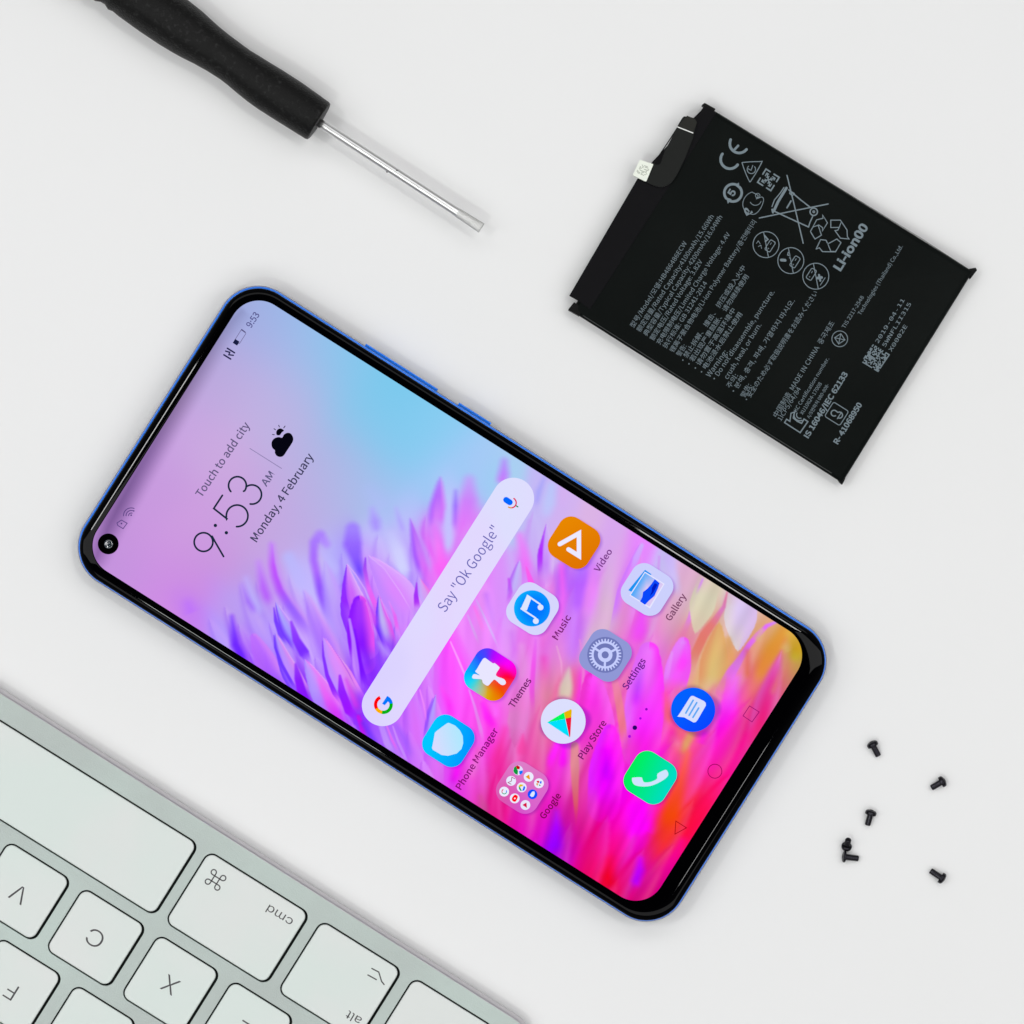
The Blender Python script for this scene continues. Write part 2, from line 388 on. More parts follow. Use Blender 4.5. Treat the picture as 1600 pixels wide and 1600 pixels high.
def rim(p, c='e6c4ff', a=0.5):
    """the thin pale edge light running down from a petal's tip"""
    q = p['pts']; out = []
    for i in range(1, int(len(q) * 0.65)):
        dx, dy = q[i + 1][0] - q[i - 1][0], q[i + 1][1] - q[i - 1][1]; L = math.hypot(dx, dy)
        out.append((q[i][0] + dy / L * q[i][2] * 0.93, q[i][1] - dx / L * q[i][2] * 0.93, 0.7))
    return dict(pts=out, cols=(c, c), soft=1.6, alpha=a, cL=None, cR=None)
def B(pts, cols, soft=3.0, alpha=1.0, L=None, R=None): return dict(pts=pts, cols=cols, soft=soft, alpha=alpha, cL=L, cR=R)

PETALS_AND_SHADE = [
 dict(B([(150, 872, 8), (172, 818, 13), (213, 740, 15), (284, 620, 13), (345, 520, 10), (384, 480, 5)], ['80589a', '70508c', '7c5c98', '826a98', '8478a6', '8890c0'], 19, .9), fade=0.02),  # shade along the status-bar edge of the display, painted into the wallpaper
 # soft far petals
 B([(294, 945, 6), (300, 960, 10)], ['bc70ff'] * 2, 12, .7),
 B([(362, 964, 3), (369, 1007, 8), (388, 1045, 9)], ['8a50ff', '6a20ff', '6018ff'], 6, .9, R='8a40ff'),
 petal(394, 990, 432, 1068, 15, 0, ('c070ff', 'a858ff'), None, 'd080f8', 4, .9),
 B([(385, 905, 3), (392, 930, 6), (410, 965, 7)], ['c0b0ff', 'bcb4ff', 'c0b8fc'], 9, .8),
 B([(378, 915, 3), (388, 940, 4), (402, 962, 4)], ['b48cfb', '9c60fc', 'a470ff'], 7, .8),
 B([(404, 880, 3), (412, 920, 7), (424, 950, 6)], ['c488fb', 'b85cff', 'b050fa'], 8, .85),
 B([(425, 852, 4), (427, 880, 6), (431, 900, 7), (439, 922, 8), (453, 945, 9), (472, 972, 10), (492, 1002, 9)], ['c47cff', 'c050ff', 'b450fc', '9860ff', 'a068ff', 'b070ff'], 7, .95, R='c88cf8'),
 B([(452, 872, 10), (470, 910, 12), (500, 945, 9), (520, 985, 8), (532, 1010, 6)], ['bab8fc', 'c0b8ff', 'c8baff', 'ccbcff', 'ccc4fb'], 8, .9),
 B([(510, 850, 6), (500, 838, 9), (491, 848, 7), (490, 875, 6), (496, 900, 6), (503, 925, 8), (511, 955, 7), (524, 985, 5)], ['b490ff', 'a878ff', 'a86cff', 'ac68ff', '9050ff', '8848ff', '9058ff', 'b088ff'], 6, .95),
 B([(503, 862, 3), (515, 880, 7), (528, 900, 7)], ['c0b4ff', 'bcb8fe', 'c0b4ff'], 8, .8),
 B([(551, 828, 11), (551, 850, 14), (556, 872, 8), (563, 895, 5), (570, 913, 2)], ['a080ff', '9466ff', '8858ff', '6a40ff', '6038ff'], 6, .95),
 B([(582, 797, 4), (586, 815, 8), (590, 835, 5)], ['b0a0ff', 'a78cff', 'a890ff'], 8, .8),
 B([(580, 770, 10), (600, 800, 14)], ['b0bcf8', 'b4bcfc'], 16, .4),
 B([(619, 795, 2), (624, 812, 3), (632, 835, 3)], ['b4b0fb', 'b0a0ff', 'b49cff'], 6, .8),
 B([(612, 838, 8), (622, 862, 11), (630, 890, 10), (634, 912, 5)], ['c4c4fd', 'd0d0ff', 'd2d4ff', 'c4c0fe'], 8, .95),
 B([(607, 880, 3), (618, 895, 4), (629, 918, 4), (638, 935, 3)], ['b8a0fb', 'a888ff', 'a078ff', 'b080ff'], 6, .8),
 petal(642, 812, 668, 905, 11, 0, ('b060fa', 'c878fa', 'e868fa'), 'a050ff', 'c898fb', 5, .95, .8),
 petal(688, 748, 680, 830, 11, 0, ('b078ff', 'b868fc', 'd478fb', 'e080fb'), 'b060ff', 'd470fb', 6, .95, .7),
 B([(680, 825, 4), (684, 850, 5), (690, 880, 8), (680, 905, 9)], ['e080fb', 'f67cfa', 'fb68f8', 'fb5cf8'], 7, .9),
 B([(700, 800, 3), (701, 840, 6), (699, 870, 4)], ['c0c0ff', 'c4c4ff', 'c0ccfc'], 6, .85),
 B([(712, 768, 2), (712, 790, 4), (712, 818, 4), (715, 835, 3)], ['9c88fb', '9466ff', 'a468ff', 'c888ff'], 6, .9),
 B([(733, 752, 8), (732, 780, 12), (725, 808, 11), (716, 845, 6)], ['c49cfb', 'd07cfb', 'e078fb', 'ee7cf8'], 9, .85),
 B([(788, 722, 5), (787, 740, 8), (783, 760, 8)], ['b490fb', 'c07cff', 'd46cf8'], 8, .9),
 B([(850, 748, 2), (842, 768, 4), (836, 795, 4)], ['a4a4fb', 'a0a0fa', 'b0a0fa'], 7, .8),
 B([(862, 760, 7), (858, 785, 10), (850, 815, 6)], ['b8c8fb', 'bcc8fb', 'c4c0fb'], 8, .85),
 B([(882, 770, 6), (878, 800, 6)], ['d8b0f0', 'd0b0f4'], 8, .6),
 B([(812, 838, 6), (818, 862, 8), (826, 900, 7)], ['e888fb', 'f078fb', 'ff58f8'], 7, .85),
 petal(812, 876, 800, 935, 9, 0, ('c4bcfb', 'c4b0fb'), 'b468f8', 'cca8f4', 3, .95, .6),
 petal(822, 885, 836, 930, 4, 0, ('f860e8', 'ff50f4'), None, None, 3, .95),
 petal(854, 818, 852, 905, 12, 0, ('ccb0fb', 'cc98fb', 'c070f8'), 'b040fa', 'd8b4f4', 3, .95, .9),
 B([(849, 838, 1), (845, 860, 3), (844, 890, 3)], ['b048fb', 'b028ff', 'b848fb'], 3, .95),
 B([(877, 885, 4), (880, 930, 5), (872, 990, 5)], ['f460f4', 'f468f8', 'ee68f0'], 6, .8),
 petal(508, 880, 556, 1060, 20, 3, ('c0b0fb', 'bc9cfb', 'b88cff', 'b880ff'), 'b498ff', 'c49cff', 6, .8, .6),
 petal(476, 925, 540, 1075, 15, 0, ('c8a0fb', 'b478ff', 'a860ff', 'a458ff'), 'a870ff', 'd490f8', 6, .8, .6),
 # bright sharp petals, left
 petal(575, 868, 650, 975, 24, -4, ('c898ff', 'dc88ff', 'd488ff'), 'c488ff', 'dca4ff', 1.5, 1, .75),
 B([(571, 872, 1), (570, 890, 3), (575, 915, 3), (587, 950, 5), (590, 965, 3)], ['8838f4', 'b450f4', 'e868f8', 'f060f4', 'e070f8'], 3, .9),
 B([(577, 869, .8), (600, 888, .8), (625, 924, .8), (645, 958, .8)], ['dcb4ff', 'e0acff', 'e4b0ff', 'e4acff'], 1.5, .8),
 petal(592, 930, 610, 1010, 11, 3, ('b8a8f8', 'c0b0f4', 'b088f8'), '7030ff', 'e458f4', 2, 1, .8),
 B([(608, 940, .8), (617, 962, 2.5), (622, 990, 3)], ['e490ff', 'ec60f4', 'f068f4'], 3, .85),
 petal(542, 881, 572, 1010, 21, 4, ('d494fb', 'cc68fb', 'c05cfb', '8a20ff'), '8c30ff', 'd8a0fb', 1.5, 1, .9),
 B([(541, 887, .8), (537, 915, 2.5), (538, 935, 4), (546, 965, 4)], ['8848f8', '8c30ff', '9428ff', '9c50fb'], 2.5, .95),
 B([(543, 882, .7), (556, 898, .9), (570, 920, 1), (580, 945, 2), (586, 960, 1.5)], ['e0b4ff', 'dcacff', 'd0acff', 'c0a8fb', 'c4a8fb'], 1.8, .9),
 petal(562, 933, 568, 1035, 19, 2, ('a838fb', 'a030ff', '8818ff', '7c08ff'), '8c18ff', 'e050f0', 2.5, 1, .35),
 B([(575, 940, 2), (583, 965, 5), (586, 985, 4)], ['d850f8', 'e458f4', 'd050fb'], 5, .7),
 B([(553, 985, 3), (556, 1010, 5), (562, 1045, 6), (572, 1075, 6)], ['8018ff', '7808ff', '7810ff', '8020ff'], 4, .95),
 B([(546, 968, 2), (552, 1000, 3), (556, 1040, 5), (562, 1078, 3)], ['c49cff', 'c498ff', 'c890ff', 'c488fb'], 3, .8),
 petal(591, 1004, 612, 1030, 5, 0, ('bca4ff', 'b080fb'), None, None, 6, .8, .8),
 petal(656, 903, 672, 950, 8, 0, ('d8a4f4', 'd49cf4'), 'c8a8fb', 'f078e8', 1.5, .95, .9),
 B([(651, 911, 1), (650, 930, 3.5), (652, 952, 5)], ['a840f4', 'a028f8', 'c040f4'], 2.5, .95),
 # lower left group
 petal(431, 941, 470, 1015, 10, 3, ('b4acfb', 'a89cff', '9478ff'), '7840ff', 'c090ff', 2.5, 1, .7),
 B([(428, 950, 1), (431, 970, 3), (438, 990, 4), (452, 1010, 3)], ['8040fb', '7034ff', '7038ff', '7840ff'], 3, .9),
 B([(455, 972, 2), (463, 1000, 6), (475, 1020, 8), (484, 1036, 4)], ['9848ff', '8a34ff', '7828ff', '8038ff'], 4, .95),
 petal(430, 989, 480, 1095, 13, 5, ('b098fb', 'c08cff', 'b478ff'), '7840ff', 'dc8cf8', 2, 1, .7),
 B([(428, 993, .8), (430, 1012, 1.8), (440, 1038, 2.5), (455, 1065, 2.5), (468, 1085, 2)], ['7840fb', '6a38ff', '7038ff', '6c30ff', '7c38ff'], 2, .95),
 B([(462, 1038, 2), (466, 1060, 6), (474, 1090, 8), (486, 1110, 6)], ['9840ff', '8a18ff', '8810ff', '8428ff'], 4, .95),
 petal(476, 1030, 535, 1130, 17, 3, ('c498ff', 'd48cfb', 'd858f8', 'c838fb'), 'a888ff', 'e87cf8', 2, 1, .7),
 B([(482, 1048, 3), (490, 1075, 7), (505, 1110, 8)], ['b898ff', 'b494ff', 'a870ff'], 5, .85),
 B([(499, 1062, 2), (512, 1090, 5), (528, 1120, 7), (545, 1135, 5)], ['f070f8', 'ec60fb', 'd838f8', 'd038f8'], 5, .9),
 petal(505, 996, 560, 1100, 15, 3, ('c498ff', 'd88cfb', 'd888f8', 'c860f8'), 'c090ff', 'e888f4', 2, 1, .75),
 B([(504, 1002, .7), (505, 1025, 1.8), (511, 1055, 3), (523, 1083, 4), (535, 1100, 3)], ['8c40fb', '8030ff', '8428ff', '8c20ff', '9c28ff'], 2, .95),
 B([(509, 998, .5), (519, 1011, .6), (532, 1030, .6), (545, 1052, .7), (560, 1082, .7)], ['d898fb', 'b860f0', 'b458f0', 'b858f0', 'c060f0'], 1.2, .9),
 B([(531, 1056, 2), (534, 1080, 6), (545, 1110, 7), (562, 1125, 4)], ['a030fb', '9018ff', '9c10ff', 'a818ff'], 3, .95),
 B([(541, 1062, 2), (550, 1085, 4), (560, 1115, 6)], ['d850f4', 'e048f4', 'c828fb'], 5, .85),
 B([(560, 1120, 3), (568, 1140, 5), (578, 1160, 3)], ['d010f0', 'e008f0', 'c040f8'], 4, .8),
 B([(567, 1130, 3), (578, 1150, 5), (592, 1168, 4)], ['7430ff', '7838ff', '8848fb'], 5, .9),
 B([(596, 1135, 4), (604, 1160, 5), (615, 1180, 4)], ['c090ff', 'c494fb', 'b890fb'], 4, .85),
 B([(604, 1133, 1), (612, 1155, 1.8), (622, 1175, 2)], ['e078f8', 'e468f4', 'd868f8'], 2, .9),
 B([(614, 1135, 1), (622, 1158, 2), (632, 1180, 2), (640, 1198, 1)], ['d898ff', 'cc90ff', 'c890ff', 'c488ff'], 2, .9),
 B([(620, 1135, 3), (632, 1155, 6), (645, 1190, 5)], ['a860ff', 'a45cff', 'b868fb'], 6, .8),
 B([(645, 1100, 5), (650, 1130, 8), (655, 1175, 9)], ['dc74ff', 'e070fc', 'dc70f8'], 7, .8),
 petal(681, 1085, 668, 1160, 8, 0, ('b8a4ff', 'b498ff', 'c080fb'), '9450ff', 'd080fb', 2.5, 1, .8),
 B([(676, 1092, 1), (669, 1112, 2), (666, 1140, 2)], ['a068ff', '9450ff', 'a048fb'], 2, .85),
 B([(656, 1078, 1), (662, 1100, 1.4), (667, 1130, 1)], ['f490fb', 'f08cfb', 'e878fb'], 2, .8),
 B([(690, 1075, 2), (700, 1095, 5), (712, 1130, 6)], ['ff50f8', 'ff30fb', 'ff40f8'], 5, .8),
 # centre
 B([(704, 1003, 1), (716, 1030, 1.6), (731, 1066, 1.6)], ['fca4ff', 'fca0ff', 'f8a0fc'], 2, .9),
 B([(716, 1000, 3), (728, 1030, 5), (742, 1060, 4)], ['f070fb', 'ee70fb', 'f07cfb'], 6, .6),
 B([(744, 937, 1), (756, 962, 1.6), (770, 992, 1.8), (779, 1013, 1.6)], ['d8a0fb', 'd8acfb', 'd8b0fb', 'dcb0fb'], 2, .95),
 B([(731, 962, 1.5), (740, 985, 2), (748, 1005, 2)], ['dca4f8', 'd8a4f4', 'e0a0f4'], 3, .85),
 B([(741, 948, 2), (748, 965, 3), (757, 990, 4)], ['ff74f4', 'ff84f8', 'f884f8'], 4, .8),
 B([(760, 930, 4), (767, 960, 5), (775, 990, 4)], ['c878fb', 'd088fb', 'e090fb'], 7, .8),
 B([(795, 905, 2), (798, 925, 3), (793, 942, 3)], ['c850f8', 'c060f8', 'd870f8'], 4, .85),
 B([(800, 990, 5), (803, 1015, 5), (798, 1040, 4)], ['d87cf8', 'dc70f8', 'e080f4'], 7, .7),
 B([(815, 1010, 5), (818, 1040, 7), (812, 1070, 7)], ['e898ec', 'e894e4', 'e894e0'], 6, .7),
 B([(837, 1000, 2), (834, 1035, 3.5), (831, 1075, 4), (833, 1120, 3)], ['e070ec', 'ec50e8', 'e850dc', 'ec60c8'], 4, .9),
 B([(850, 1030, 5), (852, 1060, 8), (858, 1100, 8)], ['ee50c8', 'e478b4', 'e08898'], 8, .8),
 B([(870, 1010, 1.2), (877, 1035, 1.6), (878, 1060, 1.5)], ['ecaadc', 'eca4d8', 'e898cc'], 3, .7),
 petal(889, 1044, 881, 1098, 9, 0, ('dcc4c8', 'd8c8b8', 'd8c8b0'), None, None, 5, .95, .7),
 B([(906, 1000, 1), (912, 1035, 2), (911, 1075, 3), (907, 1100, 3)], ['f090d8', 'f080dc', 'e890d0', 'e088c0'], 4, .7),
 B([(733, 1078, 1), (742, 1105, 2), (751, 1140, 3), (756, 1165, 2)], ['e0a0fb', 'ec8cf8', 'e888f0', 'f070e8'], 3, .9),
 B([(754, 1100, 3), (762, 1120, 6), (776, 1142, 5)], ['fc30f8', 'ff20f8', 'fc28e4'], 5, .9),
 B([(768, 1098, 5), (774, 1112, 5), (775, 1124, 3)], ['fb64f8', 'fb68fb', 'f868fb'], 5, .8),
 petal(804, 1168, 812, 1098, 14, 0, ('e060b8', 'e07ccc', 'e480d0'), None, None, 4, .9, .8),
 petal(817, 1148, 815, 1185, 7, 0, ('f440a4', 'f044a4'), None, None, 5, .8, .9),
 B([(789, 1140, 5), (780, 1175, 7), (772, 1205, 7)], ['f83cb8', 'f02c98', 'f0209c'], 8, .7),
 B([(748, 1172, 4), (742, 1195, 5), (735, 1225, 6)], ['f860c8', 'ec80dc', 'f44ccc'], 6, .7),
 B([(717, 1190, 5), (712, 1210, 6), (705, 1228, 5)], ['ff00f8', 'f800f8', 'd810e8'], 7, .7),
 B([(751, 1245, 3), (756, 1262, 6), (760, 1282, 5)], ['d84c9c', 'c85098', 'c83c90'], 6, .7),
 B([(871, 1163, 5), (862, 1185, 6), (857, 1205, 4)], ['ff28ff', 'fb20f8', 'f42cd4'], 5, .95),
 B([(881, 1164, 4), (879, 1190, 6), (876, 1204, 4)], ['ff18ff', 'fb10fb', 'f418e8'], 5, .95),
 B([(898, 1165, 6), (898, 1195, 7), (899, 1235, 5), (900, 1265, 3), (900, 1288, 1)], ['dc8c94', 'dc8890', 'de7480', 'dc5868', 'd83460'], 4, .95),
 B([(869, 1270, 3), (869, 1295, 8), (866, 1320, 11), (862, 1338, 12)], ['b418f0', 'a400ff', '9800ff', '8400ff'], 9, .95),
 # right
 B([(908, 885, 6), (906, 910, 11), (902, 945, 8), (899, 970, 4)], ['b070ff', 'b45cff', 'b860ff', 'd078fb'], 8, .9),
 B([(928, 890, 5), (923, 925, 9), (917, 955, 7), (914, 975, 4)], ['e084f8', 'ee88fc', 'ea88fb', 'e49cf0'], 7, .85),
 B([(955, 870, 6), (948, 920, 9), (945, 970, 10)], ['dcacec', 'd8b4dc', 'd9bcc8'], 7, .7),
 petal(1000, 848, 968, 985, 16, 0, ('e088fb', 'e888f8', 'e488d8', 'e084cc'), 'd078ff', 'e888f0', 2, .9, .8),
 B([(1003, 852, 3), (994, 872, 5), (986, 895, 2)], ['ccb0fc', 'cca4ff', 'd08cfb'], 4, .85),
 B([(1030, 870, 2), (1028, 900, 2)], ['d890f8', 'd890f8'], 4, .6),
 B([(1045, 872, 7), (1052, 905, 8), (1062, 935, 4)], ['ccb4fb', 'c8c0f8', 'd4b4e4'], 6, .8),
 B([(1004, 958, 5), (1000, 985, 10), (994, 1010, 9)], ['ec50f8', 'f048fb', 'f050e4'], 8, .85),
 B([(1098, 905, 1.5), (1085, 935, 2.5), (1078, 965, 3.5), (1068, 990, 4)], ['d888fb', 'd884f4', 'dc80e4', 'd884b4'], 3, .95),
 petal(1086, 990, 1106, 912, 18, 0, ('dcc8b0', 'd8d0b4', 'd4d0b8'), None, None, 3, .95, .8),
 petal(1153, 1018, 1160, 925, 23, 0, ('dccccc', 'd8c4ec', 'd4c4f4'), 'd8bcec', 'dcd0d8', 2, .95, .8),
 petal(1124, 972, 1110, 1085, 20, 0, ('e0a86c', 'dcb870', 'dcc478'), 'e09868', 'dca868', 4, .9, .7),
 B([(1137, 1000, 5), (1143, 1030, 7), (1135, 1050, 5)], ['e0a868', 'e4a064', 'e0a86c'], 5, .8),
 B([(1136, 926, 1), (1131, 948, 3), (1118, 968, 5), (1100, 992, 7), (1086, 1022, 7), (1078, 1055, 5)], ['e07494', 'dc7cc4', 'e47878', 'e4786c', 'e08070', 'e49078'], 4, .95),
 B([(1217, 970, 1.5), (1198, 978, 3), (1184, 992, 4), (1170, 1008, 4), (1158, 1028, 5), (1142, 1052, 8), (1128, 1080, 10)], ['d094f8', 'e468ff', 'e86cfc', 'd868dc', 'd878dc', 'e868f8', 'fc30fb'], 4, 1),
 B([(1150, 1060, 5), (1142, 1090, 9), (1135, 1120, 12)], ['ee70f8', 'fa50ff', 'ff20ff'], 8, .8),
 B([(1190, 985, 3), (1180, 1003, 5)], ['dcc090', 'd8b078'], 6, .8),
 B([(1224, 988, 9), (1208, 1015, 12), (1193, 1040, 10), (1180, 1075, 7)], ['e0983c', 'dc9030', 'e08838', 'e49048'], 8, .9),
 B([(1168, 1018, 3), (1168, 1040, 5), (1168, 1065, 4)], ['dc6870', 'e06c5c', 'e87048'], 6, .8),
 B([(1236, 990, 8), (1246, 1012, 12), (1240, 1040, 8)], ['dcae48', 'c8a020', 'b8b040'], 8, .9),
 B([(1228, 1012, 5), (1232, 1020, 5)], ['d8c070', 'd4bc60'], 8, .6),
 petal(1221, 1018, 1180, 1160, 17, 0, ('e484cc', 'e838a4', 'e42080', 'e81868'), 'e050b0', 'e06ca8', 5, .95, .8),
 B([(1218, 1050, 2), (1212, 1070, 4), (1204, 1090, 5)], ['e06890', 'e07078', 'dc6c8c'], 6, .8),
 petal(1069, 998, 1052, 1080, 18, 0, ('e08cff', 'f060fb', 'f84cff'), 'e478fb', 'f450fb', 3, .95, .4),
 B([(1071, 1010, 3), (1068, 1032, 7), (1060, 1055, 6)], ['f060fb', 'fc40fc', 'fb48f4'], 5, .9),
 B([(1050, 1020, 2), (1045, 1045, 3), (1040, 1065, 3)], ['e090f0', 'e884fb', 'e880fb'], 4, .8),
 petal(1015, 1005, 1002, 1175, 28, 0, ('e878fb', 'f060fb', 'f830ff', 'f808ff'), 'e468fb', 'fc38fb', 3, .95, .35),
 B([(1002, 1040, 4), (997, 1070, 7), (992, 1110, 6)], ['cc68fb', 'c040fb', 'd818ff'], 8, .85),
 petal(925, 1053, 936, 1185, 26, 0, ('fb50fb', 'fa30e8', 'f438d8', 'ee28cc'), 'ee30cc', 'f85cf0', 3, .9, .4),
 B([(960, 1060, 5), (966, 1090, 6), (972, 1130, 6), (976, 1165, 5)], ['e880b0', 'ec8098', 'ee7888', 'ee6c8c'], 4, .9),
 petal(954, 1132, 943, 1260, 25, 0, ('fb38f8', 'ff08ff', 'f000ff', 'e800ff'), 'e020ff', 'ff28f0', 4, .95, .5),
 B([(946, 1175, 5), (947, 1205, 8), (950, 1228, 7)], ['e400ff', 'cc00ff', 'd800fb'], 9, .9),
 B([(1040, 1085, 4), (1043, 1110, 6), (1048, 1135, 4)], ['fb50b0', 'f85c80', 'f46060'], 6, .85),
 B([(1050, 1145, 3), (1058, 1160, 5), (1066, 1180, 5)], ['f828b0', 'f080a8', 'f46068'], 7, .7),
 B([(1080, 1147, 6), (1073, 1160, 6), (1066, 1182, 4)], ['e4a068', 'e4a868', 'ee8060'], 5, .9),
 B([(1100, 1148, 6), (1095, 1165, 6)], ['fb10f0', 'f820dc'], 8, .7),
 B([(1074, 1178, 4), (1068, 1205, 7), (1057, 1240, 10), (1048, 1275, 12), (1038, 1306, 9)], ['f46858', 'f85048', 'f84828', 'f44808', 'f04400'], 8, .95),
 B([(995, 1265, 17), (998, 1290, 19), (1003, 1310, 10)], ['ff00ff'] * 3, 12, .9),
 B([(1000, 1343, 4), (999, 1360, 7), (993, 1378, 7), (985, 1390, 3)], ['d400f8', 'c000ff', 'bc00ff', 'dc10e0'], 7, .95),
 B([(1065, 1315, 4), (1048, 1345, 7), (1032, 1375, 8)], ['f808a8', 'ee00a0', 'dc0090'], 10, .7),
 B([(952, 1345, 5), (949, 1370, 9), (955, 1392, 9)], ['f80850', 'f00020', 'ee0024'], 10, .8),
]
ICONS = dict(video=(897, 848), music=(832, 951), gallery=(1011, 921), settings=(946, 1024), themes=(766, 1054), manager=(700.6, 1157.5), store=(880, 1127), folder=(816, 1230.6), message=(1083, 1109), call=(1016, 1215))

st_ = 1.5
nu = int((I0[1] - I0[0] + 6) / st_) + 1; nv = int((I0[3] - I0[2] + 6) / st_) + 1
gu, gv = np.meshgrid(I0[0] - 3 + st_ * np.arange(nu), I0[2] - 3 + st_ * np.arange(nv), indexing='ij')
X = gu * UA[0] + gv * VA[0]; Y = gu * UA[1] + gv * VA[1]
def coarse(fn, k=4):                            # evaluate a smooth colour field on a coarse grid
    i0 = np.minimum(np.arange(0, X.shape[0] + k, k), X.shape[0] - 1); j0 = np.minimum(np.arange(0, X.shape[1] + k, k), X.shape[1] - 1)
    G = fn(X[np.ix_(i0, j0)], Y[np.ix_(i0, j0)])
    fi = np.arange(X.shape[0]) / k; fj = np.arange(X.shape[1]) / k
    a = np.minimum(fi.astype(int), len(i0) - 2); b = np.minimum(fj.astype(int), len(j0) - 2)
    wa = (fi - a)[:, None, None]; wb = (fj - b)[None, :, None]
    return (G[np.ix_(a, b)] * (1 - wa) * (1 - wb) + G[np.ix_(a + 1, b)] * wa * (1 - wb) + G[np.ix_(a, b + 1)] * (1 - wa) * wb + G[np.ix_(a + 1, b + 1)] * wa * wb)
IMG = coarse(lambda x, y: field(x, y, PTS, 30, 13))
up = Y < 900                                    # the out-of-focus sky part is smoother than the flower
smooth_ = coarse(lambda x, y: field(x, y, PTS[:44], 42, 42, 0.0, 60, radial=False))
tt = sstep((620 + 0.02 * (X - 400) - Y + 90 + (X - 300) * 0.25) / 90)
sk = sstep(((-0.45 * (X - 300) + 950) - Y) / 80 + 0.2)
IMG = IMG + (smooth_ - IMG) * np.clip(sk, 0, 1)[..., None]
# layered petals filling the flower behind the traced ones, each coloured like the spot it covers
rp = random.Random(21); LN = [(200, 1000), (300, 965), (380, 915), (430, 880), (490, 850), (550, 845), (620, 830), (690, 790), (790, 760), (850, 790), (900, 800), (1300, 1000)]
back = []
for i in range(3000):
    tx, ty = rp.uniform(260, 1240), rp.uniform(760, 1380)
    if ty < np.interp(tx, [p[0] for p in LN], [p[1] for p in LN]): continue
    uu, vv = tx * UA[0] + ty * UA[1] - I0[0], tx * VA[0] + ty * VA[1] - I0[2]
    if not (0 < uu < I0[1] - I0[0] and 0 < vv < I0[3] - I0[2]): continue
    sp_ = 25 if tx < 680 else 46
    if any(math.hypot(tx - b[0], (ty - b[1]) * 0.6) < sp_ for b in back): continue
    back.append((tx, ty))
back.sort(key=lambda b: b[1])
for tx, ty in back:
    d = math.hypot(FX - tx, FY - ty); big = tx >= 680; ln = rp.uniform(70, 120) if not big else rp.uniform(120, 190); far = sstep((ty - np.interp(tx, [p[0] for p in LN], [p[1] for p in LN])) / 120)
    ax_, ay_ = (FX - tx) / d + rp.uniform(-.08, .08), (FY - ty) / d
    bx, by = tx + ax_ * ln, ty + ay_ * ln
    def at_(x, y):
        i_ = int(np.clip((x * UA[0] + y * UA[1] - I0[0] + 3) / st_, 0, nu - 1)); j_ = int(np.clip((x * VA[0] + y * VA[1] - I0[2] + 3) / st_, 0, nv - 1)); return IMG[i_, j_].copy()
    tohex = lambda c: '%02x%02x%02x' % tuple(int(round(255 * min(1, max(0, q)))) for q in c)
    c0, c1 = at_(tx, ty), at_(tx + ax_ * ln * .5, ty + ay_ * ln * .5)
    li = np.array((0.93, 0.80, 1.0)) if tx < 900 else np.array((0.98, 0.78, 0.92)); k_ = rp.uniform(.12, .34)
    p_ = petal(tx, ty, bx, by, rp.uniform(10, 15) if not big else rp.uniform(15, 24), rp.uniform(-4, 4), (tohex(c0 + (li - c0) * k_), tohex(c1 + (li - c1) * k_ * .4), tohex(c1)), tohex(c1 * ((0.84, 0.70, 0.98) if not big else (0.97, 0.80, 0.99))), tohex(c0 + (li - c0) * (k_ + .12)), float(7 - 3.4 * far) if not big else 6.0, 0.5 if not big else 0.42, .6)
    brush(IMG, X, Y, p_['pts'], p_['cols'], p_['soft'], p_['alpha'], p_['cL'], p_['cR'], 0.5)
for p_ in PETALS_AND_SHADE:
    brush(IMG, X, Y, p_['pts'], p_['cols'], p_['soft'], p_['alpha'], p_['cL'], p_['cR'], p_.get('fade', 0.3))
    if len(p_['pts']) == 13 and p_['soft'] <= 3 and p_['pts'][6][2] > 9 and p_['pts'][0][0] < 720:
        r_ = rim(p_); brush(IMG, X, Y, r_['pts'], r_['cols'], r_['soft'], r_['alpha'])
# soft dark halo the launcher draws beneath its icons
for k_, (cx, cy) in ICONS.items():
    a = (X - cx - 3.5) * UA[0] + (Y - cy - 2.2) * UA[1]; b = (X - cx - 3.5) * VA[0] + (Y - cy - 2.2) * VA[1]
    hs = 34
    d = np.hypot(np.maximum(np.abs(a) - hs + 20, 0), np.maximum(np.abs(b) - hs + 20, 0)) - 20
    q = sstep(1 - (d + 4) / 9)[..., None] * 0.42
    IMG = IMG * (1 - q) + (IMG * np.array([0.45, 0.25, 0.7]) + np.array([0.03, 0, 0.10])) * q
